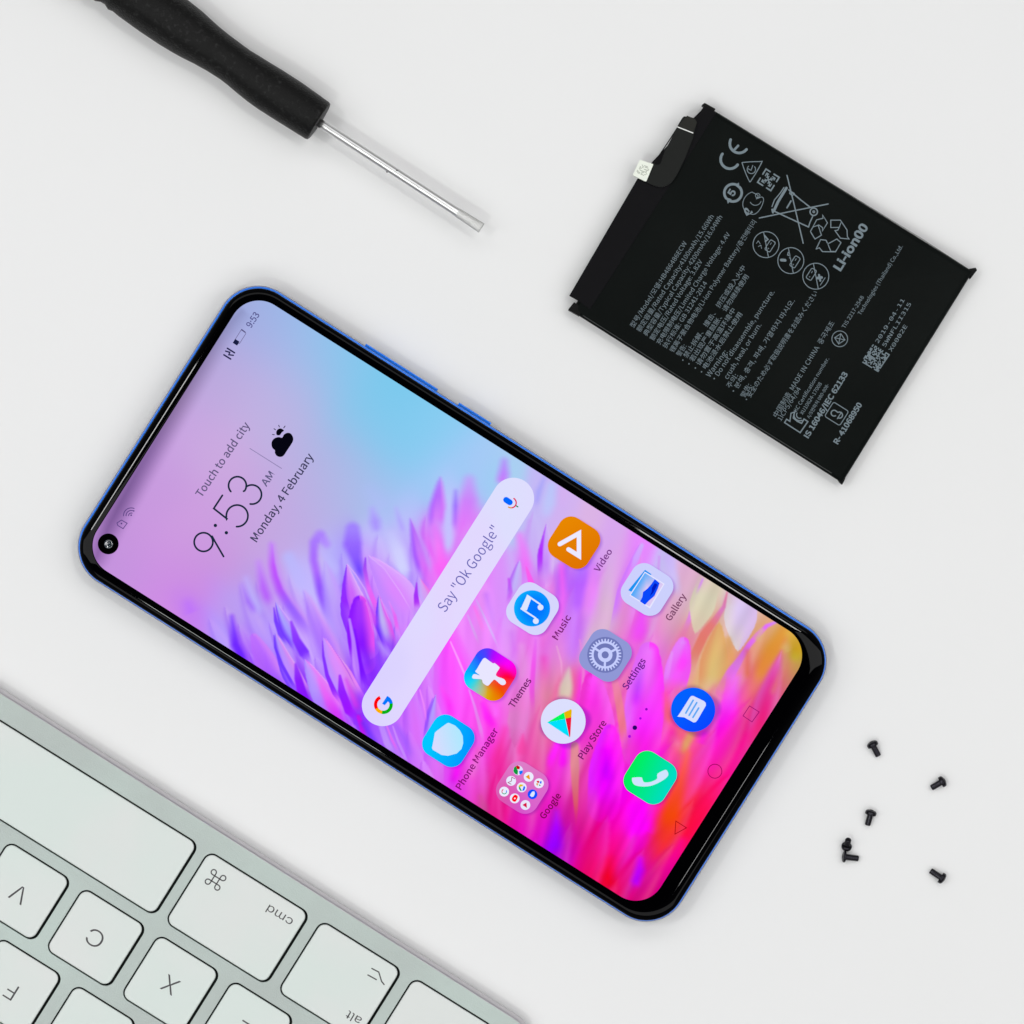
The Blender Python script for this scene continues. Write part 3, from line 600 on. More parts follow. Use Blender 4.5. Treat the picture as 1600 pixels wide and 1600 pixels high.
# fine brush texture following the petals
th = np.arctan2(Y - FY, X - FX); rr = np.hypot(Y - FY, X - FX)
rng = np.random.RandomState(3)
tex = np.zeros_like(X)
for k_ in range(26):
    f_ = rng.uniform(60, 260); ph = rng.uniform(0, 6.28); g_ = rng.uniform(.004, .012)
    tex += np.sin(th * f_ + np.sin(rr * g_ + ph) * rng.uniform(1, 3) + ph * 3) / 26 ** .5
mask = sstep((Y - (1010 - 0.28 * (X - 300))) / 90)
IMG *= (1 + 0.018 * tex * mask)[..., None]
IMG = np.clip(IMG, 0, 1)
def grid_mesh(name, X, Y, IMG, z, parent, keep=None):
    n0, n1 = X.shape; f = (CAM_H - z) / CAM_H; off = root_of(parent).location
    V = np.stack([(X - 800) * K * f - off.x, (800 - Y) * K * f - off.y, np.full(X.shape, z - off.z)], -1).reshape(-1, 3)
    idx = np.arange(n0 * n1).reshape(n0, n1)
    q = np.stack([idx[:-1, :-1], idx[:-1, 1:], idx[1:, 1:], idx[1:, :-1]], -1).reshape(-1, 4)
    a, b, c = V[q[0, 0]], V[q[0, 1]], V[q[0, 2]]
    if keep is not None: q = q[keep.reshape(-1)[q].all(1)]
    if np.cross(b - a, c - a)[2] < 0: q = q[:, ::-1]
    me = bpy.data.meshes.new(name); me.vertices.add(len(V)); me.vertices.foreach_set('co', V.ravel())
    me.loops.add(q.size); me.loops.foreach_set('vertex_index', q.ravel())
    me.polygons.add(len(q)); me.polygons.foreach_set('loop_start', np.arange(0, q.size, 4)); me.update(calc_edges=True)
    at = me.color_attributes.new('pixel', 'FLOAT_COLOR', 'POINT')
    C = np.ones((len(V), 4)); C[:, :3] = s2l(IMG.reshape(-1, 3)); at.data.foreach_set('color', C.ravel())
    return link_mesh(name, me, vcol_mat(), parent)
ZS = TH
um, vm = (I0[0] + I0[1]) / 2, (I0[2] + I0[3]) / 2
dd = np.hypot(np.maximum(np.abs(gu - um) - (I0[1] - I0[0]) / 2 + I0[4], 0), np.maximum(np.abs(gv - vm) - (I0[3] - I0[2]) / 2 + I0[4], 0)) - I0[4]
screen = grid_mesh('screen', X, Y, IMG, ZS, phone, keep=dd < 2.2)
Z1, Z2, Z3, Z4, Z5 = [TH + d for d in (4e-5, 6e-5, 8e-5, 10e-5, 12e-5)]

def col_poly(name, pts, colfn, z, parent, step=1.5):
    """filled outline whose display colours vary: rings shrunk to the centre, coloured per vertex"""
    P = np.array(pts, float); c = P.mean(0); rings = 18; X_ = []; 
    for k in range(rings + 1):
        X_.append(c + (P - c) * (1 - k / rings))
    A = np.array(X_); A = np.concatenate([A, A[:, :1]], 1)
    I_ = colfn(A[..., 0], A[..., 1])
    return grid_mesh(name, A[..., 0], A[..., 1], np.clip(I_, 0, 1), z, parent)
def lingrad(p0, c0, p1, c1):
    a = np.array(p1, float) - p0; L2 = a @ a; h0, h1 = hx(c0), hx(c1)
    def f(x, y):
        t = np.clip(((x - p0[0]) * a[0] + (y - p0[1]) * a[1]) / L2, 0, 1)[..., None]
        return h0 + (h1 - h0) * t
    return f
# --- front camera in its punch hole
fc = poly('front_camera', circ(169.1, 849.8, 16.3, 48), Z1, mat('camera_ring', (0.0004,) * 3 + (1,), 0.05, 0, 0.1), phone)
R_ = []
for k in range(7):
    a = k / 6 * math.pi / 2.2; rr_ = 7.2 * math.cos(a); zz = Z2 + math.sin(a) * 0.00022
    R_.append([W(169.6 + rr_ * math.cos(-t), 850.2 + rr_ * math.sin(-t), zz) for t in np.linspace(0, 2 * math.pi, 28, endpoint=False)])
loft('lens', R_, mat('camera_lens', (0.002, 0.012, 0.02, 1), 0.08, 0, 1.0, coat=1.0, bump=(9000, 0.5, 0.00005)), fc, cap0=False)
# --- side buttons
def button(name, u0, u1):
    cs = [UV(u0, V0 + 3), UV(u1, V0 + 3), UV(u1, V0 - 3.6), UV(u0, V0 - 3.6)]
    return box_px(name, cs, 0.0030, 0.0054, blue, phone, bevel=0.00018)
button('volume_button', 770.5, 903.6); button('power_button', 942.7, 1002.5)
mb = mat('antenna_band', (0.01, 0.012, 0.05, 1), 0.4)
# --- clock widget
ink = ui('14283c'); ink2 = ui('4c4668'); grey = ui('8e82b0')
clk = strokes('clock_digits', [
    (circ(318, 847, 14.6, 36), 2.9, True), ([(331.5, 838), (336, 846.5), (349.3, 869.5)], 2.9),
    ([(347.5, 774), (334, 794.5), (354.6, 810.6)] + arc(370.5, 806, 16.9, 163, 453, 30), 2.9),
    (arc(371, 758.7, 13.9, 138, 395, 28) + [(380.6, 767.6)], 2.9),
    (arc(393.6, 772.7, 15.0, 232, 460, 28), 2.9)], Z1, ink, phone)
poly('clock_colon', circ(336.5, 821, 2.7, 16), Z1, ink, phone); poly('clock_colon', circ(353.7, 832.4, 2.7, 16), Z1, ink, phone)
text('widget_text', 'Touch to add city', (314.8, 778), (391, 664.5), 12.2, Z1, ui('62587f'), phone, fk='cjk', off=0.02)
text('widget_text', 'Monday, 4 February', (401, 847.7), (490.5, 713.5), 12.6, Z1, ui('3c3c5c'), phone, fk='cjk', off=0.02)
text('widget_text', 'AM', (416, 761), (429.8, 742), 11.5, Z1, ui('5c5880'), phone, fk='cjk', off=0.02)
strokes('widget_divider', [([(390.5, 700.7), (440, 732)], 1.2)], Z1, grey, phone)
o290 = lambda P: [(290 + x / 6.667, 640 + y / 6.667) for x, y in P]
wi = poly('weather_icon', spline(o290([(900, 330), (925, 300), (968, 286), (1005, 292), (1025, 260), (1060, 242), (1095, 250), (1118, 285), (1120, 322), (1100, 362), (1060, 422), (1022, 478), (988, 493), (950, 482), (930, 450), (930, 425), (905, 400), (895, 365)])), Z1, ui('040410'), phone)
poly('sun', spline(o290([(948, 262), (945, 228), (965, 203), (995, 197), (1024, 218), (1002, 238), (984, 264), (966, 268)])), Z1, ui('040410'), wi)
strokes('sun_rays', [(o290(q), 1.3) for q in ([(905, 259), (924, 262)], [(921, 199), (937, 211)], [(970, 163), (977, 181)], [(1037, 171), (1022, 190)])], Z1, ui('30304c'), wi)
# --- status bar
text('status_time', '9:53', (392.3, 513), (406, 492), 10.2, Z1, ui('54528a'), phone, fk='cjk', off=0.02)
sb = strokes('battery_indicator', [(frame_pts((375.3, 526.5), RA, UA, rrect(-10.5, -4.6, 10.5, 4.6, 2)), .9, True)], Z1, ui('6c648e'), phone)
poly('battery_charge', frame_pts((368.9, 534.8), RA, UA, [(-3.6, -4), (3.6, -4), (3.6, 4), (-3.6, 4)]), Z2, ui('151a40'), sb)
strokes('battery_tip', [([(377.7, 515.1), (382.8, 519.0)], 2.0)], Z1, ui('4a4878'), sb)
strokes('nfc_symbol', [([(355.3, 544.2), (366.4, 551.2)], 2.5), ([(349.8, 554.4), (360.4, 561)], 2.5), ([(352.6, 548.6), (359, 550.5), (357.6, 554.3), (364.6, 555.2)], 2.3)], Z1, ui('2c2c54'), phone)
wic = ui('5c4484')
strokes('wifi_symbol', [(arc(205, 805.6, r, 178, 292, 14), 1.4) for r in (12, 8, 4)], Z1, wic, phone)
poly('wifi_dot', circ(205, 805, 1.3, 10), Z1, wic, phone); poly('wifi_dot', circ(209, 798.3, 1.2, 10), Z1, wic, phone)
strokes('sim_symbol', [([(182.8, 817), (189.8, 812.6), (198.6, 817.6), (192.4, 826), (184, 821)], 1.3, True)], Z1, wic, phone)
poly('sim_dot', circ(189.8, 818, 1.4, 10), Z1, wic, phone)
# --- search bar
import itertools
C1, C2 = (802, 779), (598, 1102)
an = math.degrees(math.atan2(C1[1] - C2[1], C1[0] - C2[0]))
cap_pts = arc(C1[0], C1[1], 32.6, an - 90, an + 90, 24) + arc(C2[0], C2[1], 32.6, an + 90, an + 270, 24)
def bar_col(x, y):
    base = field(x, y, PTS, 34, 18)
    n_ = hx('e2e0ff') * 0.92 + base * 0.08
    return n_
# cut the capsule as a strip across its width so the colour can vary
tA = np.linspace(0, 1, 60); rows = []
pl = len(cap_pts)
def capsule_mesh():
    L = math.hypot(C1[0] - C2[0], C1[1] - C2[1]); s_ = np.concatenate([-32.6 * np.cos(np.linspace(0, math.pi / 2, 14)), np.linspace(0, L, 60)[1:-1], L + 32.6 * np.sin(np.linspace(0, math.pi / 2, 14))])
    a = np.array([(C1[0] - C2[0]) / L, (C1[1] - C2[1]) / L]); b = np.array([-a[1], a[0]])
    hw = np.where(s_ < 0, np.sqrt(np.maximum(32.6 ** 2 - s_ ** 2, 0)), np.where(s_ > L, np.sqrt(np.maximum(32.6 ** 2 - (s_ - L) ** 2, 0)), 32.6))
    v_ = np.linspace(-1, 1, 15); S, Vv = np.meshgrid(s_, v_, indexing='ij'); Hh = hw[:, None] * Vv
    return C2[0] + a[0] * S + b[0] * Hh, C2[1] + a[1] * S + b[1] * Hh
cx_, cy_ = capsule_mesh()
bar = grid_mesh('search_bar', cx_, cy_, np.clip(bar_col(cx_, cy_), 0, 1), Z1, phone)
text('search_text', 'Say "Ok Google"', (696, 957.5), (782, 829), 16.5, Z2, ui('6866b4'), bar, fk='cjk')
G0 = (599, 1100.9)
lg = strokes('search_logo', [(arc(*G0, 12.1, 249, 150, 14), 5.2)], Z2, ui('ff0010'), bar)
def ringseg(name, c, r0, r1, a0, a1, h, z, par):
    return poly(name, arc(*c, r1, a0, a1, 12) + list(reversed(arc(*c, r0, a0, a1, 12))), z, ui(h), par)
COL_ = []
bpy.data.objects.remove(lg)
lg = ringseg('search_logo', G0, 9.6, 14.8, 246, 150, 'ff0008', Z2, bar)
ringseg('logo_segment', G0, 9.6, 14.8, 150, 100, 'fcb000', Z2, lg)
ringseg('logo_segment', G0, 9.6, 14.8, 100, -8, '00b010', Z2, lg)
poly('logo_segment', arc(*G0, 14.8, -8, -66, 10) + [(598.2, 1097.8), (597.0, 1099.4), (601.2, 1102), (606.2, 1096), (608.2, 1098.2), (608.6, 1099.6)], Z2, ui('0078ff'), lg)
mic = strokes('microphone_icon', [([(790.8, 781), (796.6, 784.9)], 9.2)], Z2, ui('0068ff'), bar)
strokes('microphone_arc', [(arc(798.7, 785.6, 7.9, -58, 80, 14), 2.0)], Z2, ui('e0084c'), mic)
strokes('microphone_arc', [(arc(798.7, 785.6, 7.9, 84, 122, 8), 2.0)], Z2, ui('e09820'), mic)
strokes('microphone_stem', [([(806.4, 790.2), (809.2, 792)], 1.9)], Z2, ui('208858'), mic)
# --- app icons
def tile(c, s=71, r=20.5): return frame_pts(c, RA, UA, rrect(-s / 2, -s / 2, s / 2, s / 2, r, 10))
def oz(ox, oy, sc): return lambda P: [(ox + x / sc, oy + y / sc) for x, y in P]
def tag_label(o, s): o['label'] = s; return o
v = tag_label(col_poly('app_icon', tile(ICONS['video']), lingrad((880, 815), 'e88800', (910, 885), 'e07400'), Z1, phone), 'orange video app icon')
strokes('icon_symbol', [([(874.6, 850.2), (904.6, 833.4), (904.6, 868.6), (888.2, 858.4)], 7.0)], Z2, ui('ece9ff'), v)
m8 = tag_label(poly('app_icon', tile(ICONS['music']), Z1, ui('d6d6fd'), phone), 'white music app icon with a blue disc')
def rad(c, r, h0, h1):
    a0, a1 = hx(h0), hx(h1)
    return lambda x, y: a0 + (a1 - a0) * (np.clip(np.hypot(x - c[0], y - c[1]) / r, 0, 1) ** 2)[..., None]
md = col_poly('icon_disc', circ(831.3, 950.6, 28.3, 56), rad((837, 952), 34, '0074ff', '08b4fc'), Z2, m8)
q5 = oz(700, 900, 8)
note = poly('icon_symbol', q5([(990, 232), (1038, 290), (985, 432), (908, 412)]), Z3, ui('dde6ff'), m8)
strokes('note_stem', [(q5([(993, 245), (1150, 352)]), 2.6), (q5([(915, 408), (1095, 525)]), 2.6)], Z3, ui('dde6ff'), note)
for c in ((1157, 392), (1098, 563)): poly('note_head', circ(*q5([c])[0], 4.6, 18), Z3 + 2e-6, ui('dde6ff'), note)
g8 = tag_label(poly('app_icon', tile(ICONS['gallery']), Z1, ui('ccd0fd'), phone), 'white gallery app icon with a mountain picture')
q6 = oz(900, 850, 8)
poly('back_picture', q6([(863, 322), (945, 378), (935, 388), (862, 352), (692, 598), (653, 578)]), Z2, ui('1a94f2'), g8)
poly('picture_frame', q6([(860, 345), (1108, 498), (925, 806), (668, 642)]), Z3, ui('e6e6ff'), g8)
col_poly('picture', q6([(862, 362), (1090, 502), (918, 782), (684, 638)]), lingrad(q6([(770, 500)])[0], '48a8fa', q6([(880, 560)])[0], 'dcc8f4'), Z4, g8)
mt_ = poly('mountains', q6([(985, 440), (1045, 490), (1022, 560), (980, 650), (915, 705), (862, 760), (800, 718), (830, 660), (838, 600), (890, 560), (935, 510)]), Z5, ui('0848fa'), g8)
poly('mountain_shade', q6([(985, 488), (1018, 508), (965, 612), (920, 655), (945, 600), (950, 545)]), Z5 + 1e-5, ui('0018c0'), mt_)
s8 = tag_label(poly('app_icon', tile(ICONS['settings']), Z1, ui('9098d6'), phone), 'grey-blue settings app icon with a gear')
SCn = (945.6, 1023.2)
poly('icon_disc', circ(*SCn, 28, 56), Z2, ui('7078b8'), s8)
gear = []
for i in range(30):
    a = 12 * i
    for da, r in ((0, 21.2), (2.5, 21.2), (4, 25.2), (8, 25.2), (9.5, 21.2)):
        t = math.radians(a + da); gear.append((SCn[0] + r * math.cos(t), SCn[1] + r * math.sin(t)))
gm = poly('icon_symbol', [gear, circ(*SCn, 18.0, 48)], Z3, ui('c6cefe'), s8)
poly('gear_hub', [circ(*SCn, 11.4, 36), circ(*SCn, 5.6, 24)], Z3, ui('c6cefe'), gm)
strokes('gear_spokes', [([(SCn[0] + 11 * math.cos(math.radians(a)), SCn[1] + 11 * math.sin(math.radians(a))), (SCn[0] + 18.5 * math.cos(math.radians(a)), SCn[1] + 18.5 * math.sin(math.radians(a)))], 3.4) for a in (92, 212, 332)], Z3 + 3e-6, ui('c6cefe'), gm)
THM = [(470, 920, '5a38ff'), (600, 970, 'b800ff'), (700, 1030, 'f000ff'), (770, 1100, 'ff00ff'), (850, 1180, 'ff00c8'), (740, 1290, 'ff0020'), (700, 1390, 'ff2000'), (640, 1450, 'ea6000'), (590, 1500, 'e89000'), (480, 1450, 'e0b400'), (410, 1420, 'b8c060'), (330, 1390, '60d0e0'), (260, 1330, '00e0ff'), (250, 1220, '00b8ff'), (330, 1100, '0060ff'), (400, 980, '3050ff'), (500, 1200, 'd0a0d0'), (640, 1200, 'ff0090'), (560, 1340, 'f05020')]
THP = [(700 + a / 8, 900 + b / 8, hx(c)) for a, b, c in THM]
t8 = tag_label(col_poly('app_icon', tile(ICONS['themes']), lambda x, y: field(x, y, THP, 7.5, 7.5, 0.01, 12, radial=False), Z1, phone), 'rainbow themes app icon with a paint brush')
poly('icon_symbol', spline(q5([(460, 1025), (475, 1030), (558, 1090), (585, 1090), (640, 1138), (640, 1158), (600, 1225), (618, 1258), (698, 1288), (724, 1330), (705, 1360), (660, 1358), (590, 1298), (560, 1308), (510, 1364), (480, 1368), (435, 1335), (418, 1292), (320, 1284), (302, 1258), (330, 1225), (400, 1243), (342, 1196), (360, 1165), (430, 1045)]), k=3), Z2, ui('e8e6ff'), t8)
p8 = tag_label(col_poly('app_icon', tile(ICONS['manager']), lingrad((675, 1150), '00c8ff', (735, 1170), '0098ff'), Z1, phone), 'blue app icon with a white shield')
q2 = oz(550, 1030, 8)
col_poly('icon_symbol', q2([(1190, 800), (1210, 795), (1290, 830), (1350, 890), (1385, 960), (1390, 1050), (1370, 1120), (1310, 1178), (1200, 1208), (1120, 1197), (1010, 1132), (1000, 1110), (1020, 1010), (1035, 920), (1055, 900), (1120, 850)]), lingrad(q2([(1030, 1050)])[0], 'd8dcff', q2([(1350, 960)])[0], 'b0e8fe'), Z2, p8)
st8 = tag_label(poly('app_icon', circ(*ICONS['store'], 35, 60), Z1, ui('dcdffe'), phone), 'round white app store icon with a coloured triangle')
q8 = oz(850, 1000, 8)
for pts_, h in (([(40, 1030), (265, 985), (318, 1215)], '00e0fa'), ([(40, 1030), (250, 905), (268, 984)], '00fa60'), ([(250, 905), (338, 864), (348, 880), (342, 965), (268, 981)], 'e8b800'), ([(268, 981), (342, 965), (328, 1205), (318, 1215)], 'f01038')):
    poly('icon_symbol', q8(pts_), Z2, ui(h), st8)
# folder of small icons: a pale glass tile tinted by the wallpaper
def fol(x, y): return field(x, y, PTS, 30, 13) * 0.55 + hx('c8b8e8') * 0.45
f8 = tag_label(col_poly('app_icon', tile(ICONS['folder'], 71, 21), fol, Z1, phone), 'pale pink folder icon holding nine small round icons')
q7 = oz(760, 1180, 13.333)
SM = [((660, 315), 'e4e4fc'), ((880, 450), 'ecebff'), ((1095, 585), 'ecebff'), ((515, 535), 'e8eaff'), ((735, 670), 'ecebff'), ((960, 815), '0850ff'), ((370, 758), 'ecebff'), ((590, 900), 'ecebff'), ((812, 1038), 'e8e8fc')]
sm = []
for i, (c, h) in enumerate(SM):
    sm.append(poly('small_icon', circ(*q7([c])[0], 7.7, 28), Z2, ui(h), f8))
def sub(j, pts, h, zz=Z3): poly('icon_symbol', q7(pts), zz, ui(h), sm[j])
sub(0, [(560, 320), (575, 260), (610, 225), (640, 290), (660, 330), (650, 410), (600, 390), (570, 355)], '08983c')
sub(0, [(612, 228), (650, 212), (700, 240), (690, 295), (640, 290)], 'c80008', Z4)
sub(0, [(680, 330), (760, 315), (755, 370), (715, 408), (690, 395)], '0878ff', Z4)
sub(1, [(815, 450), (890, 400), (912, 500), (890, 505)], 'ee9a20')
sub(2, [(1040, 540), (1085, 530), (1110, 560), (1075, 585)], 'd80820'); sub(2, [(1115, 545), (1150, 540), (1148, 590), (1112, 590)], '1868f8')
sub(2, [(1090, 600), (1140, 635), (1100, 640)], '20a048'); sub(2, [(1045, 580), (1080, 590), (1060, 645), (1040, 610)], 'e8a020')
strokes('icon_symbol', [(q7([(590, 490), (530, 458), (520, 540), (450, 570), (515, 605)]), 1.1)], Z3, ui('a05070'), sm[3])
sub(4, [(668, 650), (700, 605), (770, 615), (750, 650), (720, 650), (700, 670)], 'e0c018'); sub(4, [(672, 655), (705, 670), (740, 745), (710, 745), (680, 705)], '08a070', Z3 + 4e-6); sub(4, [(780, 630), (815, 670), (790, 735), (745, 745)], '1870ff', Z4)
sub(5, [(960, 755), (1000, 755), (1010, 800), (985, 860), (945, 872), (905, 840), (930, 790)], 'dce8fc')
for a0, a1, h in ((250, 150, 'e05070'), (150, 20, '30b080'), (20, -30, '2878f8')):
    ringseg('icon_symbol', q7([(372, 758)])[0], 2.9, 4.3, a0, a1, h, Z3, sm[6])
poly('icon_symbol', spline(q7([(530, 905), (560, 850), (600, 822), (650, 850), (650, 890), (620, 950), (590, 972), (545, 950)]), k=4), Z3, ui('ff0010'), sm[7])
poly('icon_symbol', circ(*q7([(592, 900)])[0], 1.4, 8), Z4, ui('ffe0ec'), sm[7])
sub(8, [(750, 1035), (835, 985), (845, 1100)], 'd81048')
mg = tag_label(col_poly('app_icon', circ(*ICONS['message'], 34.6, 60), lingrad((1075, 1095), '0060ff', (1105, 1130), '0848ff'), Z1, phone), 'round blue messages icon with a white bubble')
q9 = oz(980, 1030, 6.667)
poly('icon_symbol', q9([(655, 395), (668, 383), (688, 382), (800, 436), (818, 455), (820, 482), (735, 630), (715, 655), (692, 660), (595, 606), (522, 598), (545, 568)]), Z2, ui('d8defe'), mg)
strokes('bubble_lines', [(q9(a), 2.6) for a in ([(687, 428), (610, 562)], [(725, 452), (645, 585)], [(745, 508), (685, 606)])], Z3, ui('5ea8f4'), mg)
cl = tag_label(col_poly('app_icon', tile(ICONS['call'], 72), lingrad((985, 1210), '00f05c', (1045, 1235), '00dcc8'), Z1, phone), 'green phone call icon with a white handset')
q4 = oz(850, 1150, 6.4)
poly('icon_symbol', spline(q4([(880, 428), (890, 416), (972, 413), (985, 435), (1002, 462), (1050, 462), (1092, 450), (1132, 425), (1135, 378), (1205, 341), (1228, 345), (1242, 372), (1238, 400), (1200, 436), (1130, 475), (1060, 500), (980, 505), (912, 492), (885, 462)]), k=3), Z2, ui('cfe4fe'), cl)
LBL = ui('5a2468')
for s_, a, b, cap, h in (('Video', (935.5, 895), (957.2, 861.5), 9.6, '7a3a8c'), ('Music', (871, 1000.5), (892.8, 964.5), 10.2, '7c2074'), ('Gallery', (1047.5, 971), (1073, 931.5), 10.2, '7a4468'), ('Settings', (980, 1078.5), (1009.5, 1032.5), 10.2, '6c1c88'),
                         ('Themes', (802.5, 1107), (830.8, 1063.5), 10.2, '6a1c62'), ('Phone Manager', (720, 1234.5), (779, 1141.5), 10.2, '880c78'), ('Play Store', (911, 1187), (948.2, 1129.5), 10.2, '7a1468'), ('Google', (850.5, 1280.5), (877.2, 1243.5), 10.0, '7c0850')):
    text('icon_label', s_, a, b, cap, Z1, ui(h), phone, fk='cjk', off=0.03)
for x, y, r, h in ((991.9, 1137, 3.6, '240468'), (1000.6, 1122.5, 1.9, 'a404dc'), (1010, 1108.2, 2.1, '9008c0'), (983.7, 1150.6, 2.4, 'b408e0')):
    poly('page_dot', circ(x, y, r, 16), Z1, ui(h), phone)
strokes('navigation_symbol', [([(1171.2, 1103), (1186.2, 1112.5), (1175, 1128.0), (1161, 1118.5)], 1.1, True)], Z1, ui('98006c'), phone)
strokes('navigation_symbol', [(circ(1117, 1205, 10.9, 36), 1.2, True)], Z1, ui('9c0058'), phone)
strokes('navigation_symbol', [([(1056, 1282.9), (1072.6, 1293.5), (1054.6, 1303.3)], 1.2, True)], Z1, ui('a80010'), phone)

# ------------------------------------------------------------------ BATTERY
bat = empty('phone_battery', W(1208, 455, 0), 'flat black phone battery printed with grey text and symbols, lying above the smartphone', 'battery')
BT = 0.0046
pouch = mat('battery_foil', (0.0036, 0.0048, 0.0044, 1), 0.45, 0, 0.03, noise=(40, (0.0060, 0.0074, 0.0069, 1), 0.4, 0.75), bump=(120, 0.25, 0.0006))
pouch_edge = mat('battery_tape', (0.0050, 0.0048, 0.0058, 1), 0.5, 0, 0.05, bump=(900, 0.2, 0.0001))
A_ = (1101, 163); B_ = (1521, 424); C_ = (1316, 755.5); D_ = (891.5, 486)
cen = ((A_[0] + B_[0] + C_[0] + D_[0]) / 4, (A_[1] + B_[1] + C_[1] + D_[1]) / 4)
def quad_ring(ins, r, z, n=6):
    Q = [np.array(p, float) for p in (A_, D_, C_, B_)]       # counter-clockwise in the world
    out = []
    for i in range(4):
        p, a, b = Q[i], Q[i - 1], Q[(i + 1) % 4]
        da = (a - p) / np.linalg.norm(a - p); db = (b - p) / np.linalg.norm(b - p)
        c = p + (da + db) * ins
        s = c + da * r; e_ = c + db * r
        for k in range(n + 1):
            t = k / n; q = (1 - t) ** 2 * s + 2 * t * (1 - t) * c + t * t * e_
            out.append(W(q[0], q[1], z))
    return out
loft('pouch', [quad_ring(3, 4, 0.0003), quad_ring(1.2, 4, 0.0008), quad_ring(0.6, 4, 0.0030), quad_ring(1.5, 5, 0.0040), quad_ring(4, 6, BT - 0.0002), quad_ring(9, 8, BT)], pouch, bat)
# flat protection strip at the top end, folded tabs at the corners
def bq(s, t):                                  # bilinear: s along top edge A->B, t toward D/C
    a = np.array(A_, float) * (1 - s) + np.array(B_, float) * s; d = np.array(D_, float) * (1 - s) + np.array(C_, float) * s
    q = a * (1 - t) + d * t; return (q[0], q[1])
side = box_px('end_strip', [(1103, 165), (1119, 177), (922, 484), (904, 470), (889.5, 462), (995.5, 280), (1020, 252), (1084, 184)], BT - 0.0012, BT + 0.00008, pouch_edge, bat, bevel=0.00008)
box_px('corner_tab', [(1096.5, 164), (1101, 160.5), (1118, 170), (1114, 178)], 0.0012, BT - 0.0003, mat('tab_black', (0.003, 0.003, 0.003, 1), 0.45, 0, 0.1), bat, bevel=0.0001)
box_px('corner_tab', [(1514, 420), (1524.5, 418), (1526.8, 422), (1516, 436)], 0.0012, 0.0034, MATS['tab_black'], bat, bevel=0.0001)
box_px('corner_tab', [(1306, 744), (1319, 740), (1321, 748), (1316, 757.5), (1312, 754)], 0.0012, 0.0034, MATS['tab_black'], bat, bevel=0.0001)
box_px('corner_tab', [(887.5, 484), (897, 472), (911, 482), (905, 494)], 0.0012, BT - 0.0001, MATS['tab_black'], bat, bevel=0.0001)
glint = mat('foil_glint', (0.045, 0.048, 0.048, 1), 0.4, 0, 0.2)  # pale seam lines carry the foil's glint in their colour
strokes('seam_glint', [([(911, 493), (1000, 549.5), (1160, 652), (1299, 739)], 1.1)], BT + 0.00002, glint, bat)
strokes('seam_glint', [([(1123, 177.5), (1300, 287), (1440, 373), (1505, 415)], 0.9)], BT + 0.00002, mat('foil_glint_dim', (0.05, 0.055, 0.055, 1), 0.4), bat)
q14 = oz(980, 150, 9.414)
flexm = mat('flex_cable', (0.0060, 0.0070, 0.0062, 1), 0.5, 0, 0.15, bump=(500, 0.15, 0.0002))
ZF = BT + 0.0007
fx = poly('flex_cable', spline(q14([(840, 300), (925, 330), (1020, 380), (1010, 440), (985, 540), (960, 640), (915, 750), (855, 900), (790, 1040), (730, 1160), (665, 1255), (590, 1315), (500, 1340), (400, 1320), (290, 1270), (245, 1235), (300, 1130), (380, 990), (430, 1010), (480, 1000), (510, 940), (545, 830), (620, 680), (700, 530), (735, 450), (790, 355)]), k=4), ZF, flexm, bat, thick=0.0003)
flr = poly('flex_edge', q14([(880, 290), (990, 330), (1028, 385), (1008, 440), (960, 545), (742, 455)]), ZF + 0.00008, mat('flex_stiffener', (0.015, 0.015, 0.012, 1), 0.5, 0, 0.15), fx)
strokes('white_line', [(q14([(742, 455), (965, 543)]), 1.6)], ZF + 0.00012, mat('white_print', (0.75, 0.76, 0.74, 1), 0.5), fx)
strokes('side_line', [(q14([(735, 470), (640, 620), (500, 830), (395, 985)]), 1.8)], ZF - 0.0001, MATS['tab_black'], fx)
con = box_px('connector', q14([(195, 938), (380, 1000), (383, 1012), (283, 1255), (262, 1255), (84, 1165), (84, 1150), (182, 942)]), ZF - 0.0009, ZF + 0.0004, mat('connector_white', (0.80, 0.84, 0.75, 1), 0.4), bat, bevel=0.00006)
# speckled pad on the connector
sp = []; rs = random.Random(5)
for i in range(9):
    for j in range(9):
        if rs.random() < 0.5:
            a, b = i / 9, j / 9
            c = np.array((185, 1005.)) * (1 - a) * (1 - b) + np.array((335, 1050.)) * a * (1 - b) + np.array((130, 1135.)) * (1 - a) * b + np.array((275, 1200.)) * a * b
            sp.append(([q14([tuple(c)])[0], q14([(c[0] + 12, c[1] + 5)])[0]], 1.1))
strokes('speckle_print', sp, ZF + 0.0004 + 1.2e-5, mat('grey_print_light', (0.36, 0.39, 0.33, 1), 0.5), con)

